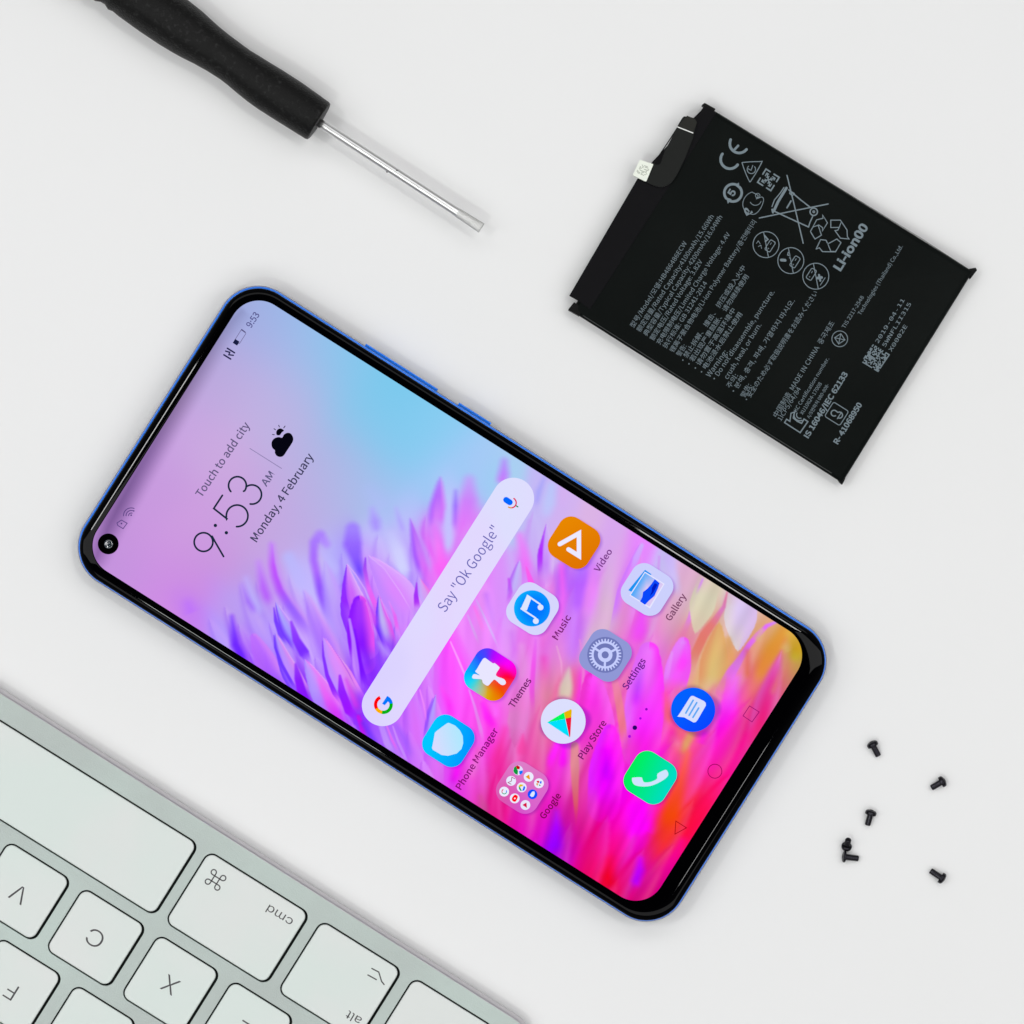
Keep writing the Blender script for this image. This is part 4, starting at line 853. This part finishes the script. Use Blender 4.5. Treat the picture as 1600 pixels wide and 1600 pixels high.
PR = mat('grey_print', (0.155, 0.20, 0.228, 1), 0.55, 0, 0.3)
ZP = BT + 0.00011
LINES = [
 ('型号/Model/모델:HB486486ECW', (990, 512.4), (1073.6, 380), 7.2, 'cjk', -.005), ('额定容量/Rated Capacity:4100mAh/15.66Wh', (1000.3, 518.8), (1115.8, 338.6), 7.2, 'cjk', -.005),
 ('典型容量/Typical Capacity: 4200mAh/16.04Wh', (1010.6, 525.3), (1129, 339.5), 7.2, 'cjk', -.005), ('额定电压/Rated Voltage: 3.82V', (1021, 532.3), (1098, 408.5), 7.2, 'cjk', -.005),
 ('充电限制电压/Limited Charge Voltage: 4.4V', (1031, 538.8), (1141.3, 366), 7.2, 'cjk', -.005), ('执行标准: GB 31241-2014', (1041, 544.6), (1105.5, 442.6), 7.2, 'cjk', -.005),
 ('锂离子聚合物电池/Li-ion Polymer Battery/충전배터리', (1052, 551), (1182, 347), 7.2, 'cjk', -.005), ('警告:', (1062.5, 557.3), (1073, 540.8), 7.2, 'cjk', -.005),
 ('•禁止拆解、 撞击、 挤压或投入火中', (1069.5, 565.6), (1165.3, 418.2), 7.2, 'cjk', -.005), ('•若出现严重鼓胀、 请勿继续使用', (1079, 571.5), (1170.2, 432.3), 7.2, 'cjk', -.005),
 ('•请勿置于高温环境中', (1089, 578), (1149.6, 484.8), 7.2, 'cjk', -.005), ('•电池浸水后禁止使用', (1098.6, 584), (1160, 491.4), 7.2, 'cjk', -.005),
 ('Warning:', (1109, 590), (1137.2, 550.8), 8.2, 'cjk', -.005), ('•Do not disassemble, puncture.', (1118.6, 594.6), (1210.5, 456.4), 7.6, 'cjk', -.005),
 ('crush, heal, or burn.', (1137.2, 593), (1190, 508), 7.6, 'cjk', -.005), ('주의:', (1141, 607), (1153.4, 587), 7.4, 'cjk', -.005),
 ('•분해, 충격, 파쇄, 가열하지 마시오.', (1148.5, 614), (1242.2, 470), 7.4, 'cjk', -.005), ('警告:', (1163.4, 621.8), (1174, 602), 7.4, 'cjk', -.005),
 ('•安全のため必ず取扱説明書をお読みください', (1169, 627), (1278, 457.6), 7.4, 'cjk', -.005), ('中国制造  MADE IN CHINA  중국제조', (1214, 652.4), (1304.2, 504.8), 7.6, 'cjk', -.005),
 ('1ICP5/64/84', (1220.6, 658), (1251.8, 607.8), 7.2, 'cjk', -.005), ('KC Certification number.', (1245, 644), (1295.8, 560.8), 5.8, 'cjk', 0),
 ('XU10624-17008', (1254.4, 648.6), (1284.6, 599.6), 5.8, 'cjk', 0), ('A/S연락처 080-808-', (1264.7, 654.2), (1295.8, 601.4), 5.2, 'cjk', 0),
 ('IS 16046/IEC 62133', (1262.8, 685.2), (1325, 584.4), 8.4, 'cjk', .05), ('R- 41068950', (1308.8, 694.6), (1347.3, 632.2), 8.2, 'cjk', .05),
 ('TIS 2217-2548', (1320, 513.6), (1350.2, 464.5), 6.0, 'cjk', 0), ('Technologies (Thailand) Co.,Ltd.', (1345, 492.7), (1410.8, 385.4), 6.0, 'cjk', 0),
 ('2019-04-11', (1372.5, 536.5), (1413.8, 469), 6.0, 'mono', 0), ('5WNFLII315', (1383.3, 542.5), (1424, 475.1), 6.0, 'mono', 0), ('X0002E', (1393, 550), (1418, 509.8), 6.0, 'mono', 0),
 ('Li-ion00', (1313, 424.2), (1357.2, 354.4), 13.2, 'cjk', .06)]
for s_, a, b, cap, fk, of in LINES: text('printed_line', s_, a, b, cap, ZP, PR, bat, fk, of)
qe = oz(1120, 200, 5.3333); qc = oz(1080, 400, 5.3333)
strokes('certification_mark', [(arc(1140.6, 249, 14.6, 216, 35, 20), 4.2)], ZP, PR, bat)
strokes('certification_mark', [(arc(1154.9, 224.4, 14.6, 205, 38, 20), 4.2), ([(1147, 234.5), (1153.4, 227.6)], 3.6)], ZP, PR, bat)
rot = lambda c, r, n, a0: [(c[0] + r * math.cos(math.radians(a0 + 360 / n * i)), c[1] + r * math.sin(math.radians(a0 + 360 / n * i))) for i in range(n)]
tri = qe([(228, 286), (355, 280), (372, 292), (290, 432), (266, 434), (215, 305)])
strokes('triangle_mark', [(spline(tri, k=3), 1.4, True), (arc(*qe([(288, 345)])[0], 6.6, -40, 230, 16), 1.3), (qe([(300, 312), (285, 352), (262, 340)]), 1.3)], ZP, PR, bat)
c4 = qe([(430, 432)])[0]; it = []
for k in range(4):
    a = math.radians(90 * k); ax = (math.cos(a) * RA[0] - math.sin(a) * RA[1], math.sin(a) * RA[0] + math.cos(a) * RA[1]); bx_ = (-ax[1], ax[0])
    it.append((frame_pts(c4, ax, bx_, [(2.8, -12.2), (12.2, -12.2), (12.2, -4.5)]), 2.3))
    it.append((frame_pts(c4, ax, bx_, [(7.6, -4.5), (7.6, -7.6), (2.8, -7.6)]), 1.6))
    it.append((frame_pts(c4, ax, bx_, [(0.8, -0.8), (6, -6)]), 1.9)); it.append((frame_pts(c4, ax, bx_, [(2.0, -5.2), (2.0, -2.0), (5.2, -2.0)]), 1.3))
strokes('recycling_mark', it, ZP, PR, bat)
c5 = qe([(135, 540)])[0]
m5 = strokes('five_mark', [(arc(*c5, 13.6, -40, 120, 18), 4.0), (arc(*c5, 13.6, 140, 300, 18), 4.0)], ZP, PR, bat)
poly('arrow_tip', [(c5[0] + 9, c5[1] - 16), (c5[0] + 3, c5[1] - 12), (c5[0] + 11, c5[1] - 5)], ZP + 4e-6, PR, m5); poly('arrow_tip', [(c5[0] - 8, c5[1] + 17), (c5[0] - 2, c5[1] + 10), (c5[0] - 11, c5[1] + 7)], ZP + 4e-6, PR, m5)
text('mark_text', '5', (c5[0] + 0.5, c5[1] + 6.5), (c5[0] + 5.2, c5[1] - 1.6), 11, ZP, PR, m5, 'inter', .05)
pc = qe([(305, 540), (345, 565), (330, 590), (375, 575), (390, 600), (370, 660), (330, 710), (290, 718), (240, 695), (217, 645), (225, 595), (255, 555), (290, 535)])
mp = strokes('hygiene_mark', [(spline(pc, k=4), 1.1, True), (arc(*qe([(322, 595)])[0], 9.2, 150, 20, 14), 1.1), (spline(qe([(325, 550), (345, 545), (360, 560), (350, 580), (325, 575)]), k=3), 1.0, True)], ZP, PR, bat)
text('mark_text', 'P', qe([(298, 706)])[0], qe([(268, 655)])[0][:1] + (qe([(300, 650)])[0][1],), 10, ZP + 5e-6, PR, mp, 'inter', .06)
strokes('waste_bin_mark', [(qe([(585, 395), (640, 620), (720, 960)]), 1.9), (qe([(355, 750), (640, 690), (928, 633)]), 1.9), (qe([(600, 515), (700, 600), (780, 662)]), 2.0), (qe([(472, 690), (600, 750), (765, 825)]), 2.0),
    (qe([(476, 690), (510, 615), (580, 500)]), 4.2), (qe([(460, 655), (480, 600), (530, 540), (560, 495)]), 1.6), (qe([(765, 825), (775, 790), (800, 735)]), 1.8), (circ(*qe([(808, 698)])[0], 5.8, 24), 2.0, True), (circ(*qe([(808, 698)])[0], 1.4, 10), 1.6, True),
    (qe([(585, 665), (618, 608)]), 2.4), (qe([(610, 525), (645, 545), (630, 565), (608, 545)]), 1.6, True), (qe([(462, 680), (468, 705)]), 3)], ZP, PR, bat)
strokes('chasing_arrows_mark', [(qe([(800, 826), (832, 765), (885, 752), (882, 725), (922, 790), (880, 858), (882, 830), (850, 808)]), 1.5, True), (qe([(950, 830), (950, 768), (1030, 768), (1085, 850), (1088, 905), (1102, 925), (1030, 918), (985, 855), (1008, 852), (1020, 828)]), 1.5, True),
    (qe([(828, 1008), (865, 930), (910, 935), (925, 965), (950, 1028), (990, 1030), (1035, 955), (1000, 925), (955, 950), (925, 965)]), 1.5), (qe([(828, 1008), (855, 998), (880, 1030), (990, 1032)]), 1.5), (qe([(800, 826), (780, 862), (818, 925), (872, 893), (845, 812)]), 1.5), (qe([(1020, 828), (1035, 790)]), 1.3)], ZP, PR, bat)
for cx, cy in ((410, 972), (617, 1105), (825, 1235)):
    c = qe([(cx, cy)])[0]; k_ = 1 if cx < 800 else -1
    cc = (c[0] + (6.5 if k_ > 0 else -7), c[1] + (2 if k_ > 0 else -3))
    mk = strokes('warning_symbol', [(circ(*c, 20.3, 48), 1.3, True), ([(c[0] - 3.6, c[1] - 19), (c[0] + 3.8, c[1] + 19.5)], 1.3),
        (frame_pts(cc, RA, UA, rrect(-9, -4.6, 9, 4.6, 2.2, 4)), 1.3, True), (frame_pts(cc, RA, UA, [(2, -1), (5, -1)]), 1.1)], ZP, PR, bat)
    poly('symbol_dot', circ(cc[0] - 2.6, cc[1] + 4.0, .9, 8), ZP + 3e-6, PR, mk)
    if cx < 500: strokes('symbol_detail', [([(c[0] - 2, c[1] - 14), (c[0] + 3, c[1] - 8), (c[0] - 1, c[1] - 5)], 2.2), ([(c[0] - 15, c[1] - 2), (c[0] - 12, c[1] - 6), (c[0] - 9, c[1] - 1)], .9), ([(c[0] - 12, c[1] + 3), (c[0] - 8, c[1] + 1), (c[0] - 7, c[1] + 6)], .9)], ZP, PR, mk)
    elif cx < 800: strokes('symbol_detail', [([(c[0] - 15, c[1] - 1), (c[0] - 9, c[1] - .5)], 4.4), ([(c[0] - 4, c[1] - 13), (c[0] - 5, c[1] - 9), (c[0] - 1, c[1] - 7), (c[0] - 2, c[1] - 4)], 1.6)], ZP, PR, mk)
    else: strokes('symbol_detail', [([(c[0] + 2, c[1] + 3), (c[0] + 9, c[1] + 2)], 4.2), ([(c[0] + 5, c[1] - 2), (c[0] + 7, c[1] + 7)], 3.2), ([(c[0] + 7, c[1] + 14), (c[0] + 14.5, c[1] + 2.5)], 1.2)], ZP, PR, mk)
strokes('certification_mark', [(qc([(778, 1388), (908, 1472), (972, 1380), (940, 1358), (920, 1395), (880, 1375)]), 1.9), (qc([(778, 1388), (795, 1360), (822, 1378), (832, 1310), (860, 1300), (850, 1350), (880, 1375)]), 1.7),
    (arc(*qc([(905, 1325)])[0], 9.0, 215, 70, 14), 1.7), (arc(*qc([(905, 1325)])[0], 5.2, 215, 70, 12), 1.5)], ZP, PR, bat)
c6 = qc([(1212, 1315)])[0]
strokes('square_mark', [(frame_pts(c6, RA, UA, rrect(-13.2, -14, 13.2, 14, 3.2)), 1.3, True), (arc(c6[0] - 4, c6[1] - 1, 4.6, 60, 300, 12) + arc(c6[0] + 4.4, c6[1] + 2, 4.8, 240, 480, 12), 1.8), (frame_pts(c6, RA, UA, [(-6, 5), (6, 5)]), 1.4)], ZP, PR, bat)
c7 = qc([(1238, 690)])[0]
strokes('round_mark', [(circ(*c7, 12.3, 40), 1.2, True), (rot(c7, 8.2, 4, 12), 1.3, True), (rot(c7, 8.2, 4, 12)[::2], 1.2), (rot(c7, 8.2, 4, 12)[1::2], 1.2)], ZP, PR, bat)
# block of square modules
NM = 16; P0 = np.array((1364, 537.7)); P1 = np.array((1390.8, 554)); P3 = np.array((1345.3, 565.3)); mods = []; V_ = []; F_ = []
rs = random.Random(11)
for i in range(NM):
    for j in range(NM):
        on = rs.random() < 0.56
        if j == NM - 1 or i == NM - 1: on = True if rs.random() < .92 else False
        if on:
            c = P0 + (P1 - P0) * (i + .03) / NM + (P3 - P0) * (j + .03) / NM; a = (P1 - P0) / NM * .94; b = (P3 - P0) / NM * .94
            n_ = len(V_); V_ += [W(*q, ZP) for q in (c, c + b, c + a + b, c + a)]; F_.append((n_, n_ + 1, n_ + 2, n_ + 3))
add('module_print', V_, F_, PR, bat)

# ------------------------------------------------------------------ SCREWDRIVER
aX = (0.838, 0.546); nX = (-0.546, 0.838); O_ = (498, 190)
drv = empty('screwdriver', W(330, 90, 0), 'black handled flat screwdriver with a thin steel shaft, at the top left of the table', 'screwdriver')
rub = mat('black_rubber', (0.004, 0.004, 0.004, 1), 0.40, 0, 0.14, bump=(2300, 0.8, 0.00022), noise=(1000, (0.020, 0.020, 0.020, 1), 0.56, 0.74))
PROF = [(-700, 14, -9), (-696, 24, -9), (-680, 30, -9), (-600, 36, -8), (-520, 39, -8), (-440, 37, -8), (-412, 37.5, -8), (-404, 40.5, -8), (-396, 40.5, -8), (-388, 36.5, -7.5), (-380, 36, -7.5), (-372, 39.5, -7), (-364, 38, -7), (-352, 39.5, -7), (-311, 41, -6.6), (-276, 41, -6.2), (-250, 39.5, -5.6), (-235, 37.8, -5), (-212, 34.6, -4.4), (-190, 32.7, -4), (-165, 31.8, -3.4), (-150, 32, -2.4), (-130, 33.6, -1.4), (-110, 35, -.6), (-90, 35.8, -.5), (-54, 35.7, -.8), (-20, 34.6, -.4), (-3, 34.0, -.2), (0.2, 32.6, -.1), (1.0, 30.5, 0), (1.0, 9.0, 0)]
ZH = 41 * K
rings = []
for s, r, dc in PROF:
    f = (CAM_H - ZH) / CAM_H; c = W(O_[0] + aX[0] * s + nX[0] * dc, O_[1] + aX[1] * s + nX[1] * dc, ZH)
    n3 = Vector((nX[0], -nX[1], 0)); up = Vector((0, 0, 1)); ring = []
    for k in range(72):
        t = 2 * math.pi * k / 72
        rr2 = r * K * f * (1 + 0.010 * math.cos(6 * t) * (1 if r > 28 and s < -120 else 0.3))
        ring.append(c + n3 * (rr2 * math.cos(t)) + up * (rr2 * math.sin(t)))
    rings.append(ring)
hd = loft('handle', rings, rub, drv, cap0=True, cap1=True)
steel = mat('polished_steel', (0.66, 0.66, 0.66, 1), 0.30, 1.0, 0.5)
ST = W(504.6, 195.5, ZH); tipv = W(752.5, 356.5, ZH); ax3 = (tipv - ST).normalized(); n3 = Vector((0, 0, 1)).cross(ax3).normalized(); up = Vector((0, 0, 1))
Ls = (tipv - ST).length; rings = []
for q, hw, hh in [(-16, 7.0, 7.0), (4, 7.0, 7.0), (Ls / K - 52, 7.2, 7.2), (Ls / K - 44, 7.5, 6.4), (Ls / K - 20, 7.9, 4.6), (Ls / K - 2, 8.3, 3.0), (Ls / K, 8.0, 2.4)]:
    c = ST + ax3 * (q * K); rings.append([c + n3 * (hw * K * math.cos(t)) + up * (hh * K * math.sin(t)) for t in np.linspace(0, 2 * math.pi, 40, endpoint=False)])
nb = 3
V_ = [p for r in rings for p in r]; n = 40
loft('shaft', rings[:4], steel, drv, cap1=False)
tipm = mat('ground_steel', (0.60, 0.60, 0.59, 1), 0.45, 0.85, 0.5, bump=(4200, 0.8, 0.0002))
loft('blade_tip', [[p + ax3 * 1e-6 for p in rings[3]]] + rings[4:], tipm, drv, cap0=False)
pit = mat('dark_pit', (0.02, 0.02, 0.02, 1), 0.6)
for (px_, py_) in ((604.5, 269), (620, 267)):
    c = W(px_, py_, ZH); d = c - ST; along = d.dot(ax3); side_ = max(-.92, min(.92, d.dot(n3) / (7.1 * K)))
    cz = ST + ax3 * along + n3 * (side_ * 7.15 * K) + up * (math.sqrt(1 - side_ ** 2) * 7.15 * K)
    R_ = [[cz + Vector((K * r_ * math.cos(t), K * r_ * math.sin(t) * .8, h_)) for t in np.linspace(0, 2 * math.pi, 8, endpoint=False)] for r_, h_ in ((1.8, -K), (1.4, .2 * K), (.5, .5 * K))]
    loft('pit_mark', R_, pit, drv)

# ------------------------------------------------------------------ SCREWS
blk = mat('black_oxide', (0.022, 0.021, 0.026, 1), 0.22, 0.9, 0.6)
def lathe_ax(name, prof, c, ax, mt, parent, n=28, cap=True):
    ax = ax.normalized(); u = ax.orthogonal().normalized(); v_ = ax.cross(u); R = []
    for s, r in prof: R.append([c + ax * s + u * (r * math.cos(t)) + v_ * (r * math.sin(t)) for t in np.linspace(0, 2 * math.pi, n, endpoint=False)])
    return loft(name, R, mt, parent, cap0=cap, cap1=cap)
def screw(head, tip, zh, zt, label, rh=9.0, lh=7.4, rs_=4.9):
    H = W(*head, zh * K); T = W(*tip, zt * K); ax = (T - H).normalized(); L = (T - H).length
    o = empty('screw', Vector((H.x, H.y, 0)), label, 'screw', 'tiny black screws scattered beside the phone')
    k = K
    hd_ = lathe_ax('head', [(-lh * .52 * k, rh * .12 * k), (-lh * .5 * k, rh * .45 * k), (-lh * .42 * k, rh * .72 * k), (-lh * .2 * k, rh * .94 * k), (0, rh * k), (lh * .42 * k, rh * k), (lh * .5 * k, rh * .95 * k)], H, ax, blk, o)
    lathe_ax('recess', [(-lh * .56 * k, rh * .34 * k), (-lh * .40 * k, rh * .34 * k)], H, ax, pit, hd_, n=6)
    p = []; s = lh * .5 * k; i = 0
    while s < L - .8 * k:
        p.append((s, (rs_ if i % 2 else rs_ * .90) * k)); s += .62 * k; i += 1
    p += [(L - .5 * k, rs_ * .92 * k), (L, rs_ * .7 * k)]
    lathe_ax('shank', p, H, ax, blk, o)
    return o
screw((1362.8, 1162.4), (1372.6, 1181.2), 8.4, 5.2, 'tiny black screw nearest the phone corner, head up left and shank down right')
screw((1473.2, 1220.8), (1455.2, 1231.2), 8.4, 5.2, 'tiny black screw, upper right of the group, head pointing right')
screw((1361.0, 1269.4), (1355.4, 1289.4), 8.4, 5.2, 'tiny black screw lying nearly upright in the middle, head at the top')
screw((1322.6, 1323.6), (1325.6, 1311.8), 5.6, 19, 'tiny black screw tilted up on its head, directly above and touching another screw', rh=8.2)
screw((1318.6, 1338.6), (1341.2, 1341.4), 8.6, 5.0, 'tiny black screw lying sideways below the tilted screw, shank pointing right', lh=4.0)
screw((1472.6, 1372.8), (1453.8, 1360.2), 8.4, 5.2, 'tiny black screw lowest at the right, shank pointing up left')

# ------------------------------------------------------------------ KEYBOARD
kb = empty('keyboard', W(300, 1600, 0), 'pale silver computer keyboard lying upside down to the viewer at the lower left corner', 'keyboard')
E1 = (math.cos(math.radians(32.36)), math.sin(math.radians(32.36))); E2 = (-E1[1], E1[0])
k1 = (math.cos(math.radians(31.98)), math.sin(math.radians(31.98))); k2 = (-k1[1], k1[0])
pivot = np.array((264.0, 1432.0))
def KB(a, b):                                   # key coordinates measured along E1/E2, turned a hair about the pivot
    ux, uy = math.cos(math.radians(32.3)), math.sin(math.radians(32.3))
    p = np.array((a * ux - b * uy, a * uy + b * ux)); d = p - pivot; t = math.radians(-0.32)
    return (pivot[0] + d[0] * math.cos(t) - d[1] * math.sin(t), pivot[1] + d[0] * math.sin(t) + d[1] * math.cos(t))
KT = 0.0052                                     # deck height
alu = mat('keyboard_aluminium', (0.42, 0.465, 0.447, 1), 0.45, 0.12, 0.3, noise=(26, (0.47, 0.545, 0.515, 1), 0.38, 0.66), bump=(4500, 0.7, 0.00008))
keys = []                                       # (a0, b0, a1, b1)
keys.append((330, 948, 970, 1082)); keys.append((986, 948, 1175, 1081)); keys.append((1193, 946.5, 1344, 1080)); keys.append((1362.5, 946, 1514, 1080))
row2 = [(575, 694), (712.5, 831), (850, 969), (988.5, 1105), (1124.5, 1241), (1260, 1377)]
for i, (a, b) in enumerate(row2): keys.append((a, 1101 - i * .4, b, 1217 - i * .4))
row3 = [(645, 763), (781, 899), (920, 1036), (1055, 1172), (1191, 1307)]
for a, b in row3: keys.append((a, 1235, b, 1351))
row4 = [(680, 797), (816, 933), (952, 1069), (1088, 1205)]
for a, b in row4: keys.append((a, 1370, b, 1486))
def krect(k, i=0, z=0, r=15, ir=0, it=0):
    a0, b0, a1, b1 = k
    return [KB(*p) for p in rrect(a0 + i, b0 + i + it, a1 - i - ir, b1 - i, max(3, r - i), 6)]
edge = 915.6
def EB(a, b):
    return (a * E1[0] - b * E1[1], a * E1[1] + b * E1[0])
deck = [EB(*p) for p in rrect(240, edge, 1560, 1520, 26, 6)]
poly('deck', [deck] + [krect(k) for k in keys], KT, alu, kb, thick=0.0011)
def dring(i, z): return list(reversed([W(*EB(*p), z) for p in rrect(240 - i, edge - i, 1560 + i, 1520 + i, 26 + i, 6)]))
loft('body_shell', [dring(1, 0.0007), dring(5.5, 0.0011), dring(8.2, 0.0019), dring(8.6, 0.0028), dring(6.8, 0.0038), dring(3.6, 0.0047), dring(0.9, KT - 0.0001), dring(-0.4, KT - 0.00001), dring(-0.5, KT - 0.0010)],
     mat('shell_aluminium', (0.56, 0.54, 0.56, 1), 0.33, 0.6, 0.4, bump=(6000, 0.1, 0.00004)), kb, cap1=False)
# dark floor beneath the key openings
poly('key_floor', [EB(*p) for p in rrect(246, edge + 5, 1554, 1514, 20, 4)], KT - 0.0010, mat('key_well', (0.004, 0.007, 0.006, 1), 0.7, 0, 0.2), kb)
capm = mat('key_plastic', (0.655, 0.72, 0.69, 1), 0.45, 0, 0.3, noise=(30, (0.69, 0.715, 0.70, 1), 0.42, 0.62), bump=(5000, 0.05, 0.00003))
legm = mat('key_legend', (0.075, 0.07, 0.075, 1), 0.6, 0, 0.2)
KZ = KT + 0.00075
kobj = []
for k in keys:
    a0, b0, a1, b1 = k
    def kr(i, z):
        P = [KB(*p) for p in rrect(a0 + 2.6 + i, b0 + 2.6 + i, a1 - 4.4 - i, b1 - 2.4 - i, max(3, 12.5 - i), 6)]
        return list(reversed([W(p[0], p[1], z) for p in P]))
    kobj.append(loft('key', [kr(-0.2, KT - 0.0008), kr(0, KZ - 0.0003), kr(0.35, KZ - 0.0001), kr(1.3, KZ)], capm, kb, smooth=False))
def rdir(a, b): return KB(a, b)
TD = (-k1[0], -k1[1]); TU = (-k2[0], -k2[1])     # reading direction of the keys, and their "down"
ZL = KZ + 1.5e-5
def legend(ch, c, cap, wd, par, off=-0.012):
    # centred letter: baseline runs along TD, glyph top points toward +k2
    s = (c[0] - TD[0] * wd / 2 + TU[0] * cap / 2, c[1] - TD[1] * wd / 2 + TU[1] * cap / 2)
    e_ = (s[0] + TD[0] * wd, s[1] + TD[1] * wd)
    return text('legend', ch, s, e_, cap, ZL, legm, par, 'cjk' if ch in 'BD' else 'inter', off)
legend('V', (29.5, 1397), 27, 25, kobj[5]); legend('C', (148.5, 1466), 27, 26, kobj[6]); legend('X', (266, 1539), 27, 24, kobj[7]); legend('Z', KB(1183, 1158), 27, 23, kobj[8])
legend('F', (17, 1549), 26, 16, kobj[11]); legend('D', KB(978, 1292), 26, 22, kobj[12]); legend('B', KB(634, 1158), 27, 20, kobj[4]); legend('S', KB(1114, 1292), 26, 21, kobj[13])
text('legend', 'cmd', (459.3, 1437.2), (421.2, 1413.2), 13.5, ZL, legm, kobj[1], 'inter', 0)
text('legend', 'alt', (566.5, 1591.2), (545.2, 1578.4), 13.5, ZL, legm, kobj[2], 'inter', 0)
cm = (336.8, 1374.8); it = []
lp = 4.1; g_ = 4.6
for sx_, sy_ in ((1, 1), (1, -1), (-1, 1), (-1, -1)):
    # loop at each corner joined to the inner square
    cl_ = [(sx_ * g_, sy_ * g_ * -1), ]
    c0 = (sx_ * (g_ + lp), sy_ * (g_ + lp))
    a_from = math.degrees(math.atan2(-0, -sx_)); pts_ = []
    s0 = math.atan2(0, -sx_)
    st0 = math.atan2(sy_ * -0.0, -sx_ * 1.0)
    start = (sx_ * g_, c0[1]); end = (c0[0], sy_ * g_)
    aS = math.atan2(start[1] - c0[1], start[0] - c0[0]); aE = math.atan2(end[1] - c0[1], end[0] - c0[0])
    dlt = (aE - aS) % (2 * math.pi)
    if dlt < math.pi: dlt -= 2 * math.pi
    pts_ = [(sx_ * g_, 0)] + [(c0[0] + lp * math.cos(aS + dlt * i / 16), c0[1] + lp * math.sin(aS + dlt * i / 16)) for i in range(17)] + [(0, sy_ * g_)]
    it.append((frame_pts(cm, k1, k2, pts_), 1.9))
strokes('legend', it, ZL, legm, kobj[1])
strokes('legend', [([(581, 1513.2), (591.8, 1518.8), (596.2, 1533.4), (600.2, 1538.4)], 2.0), ([(574.9, 1523.4), (588, 1530.6)], 2.0)], ZL, legm, kobj[2])
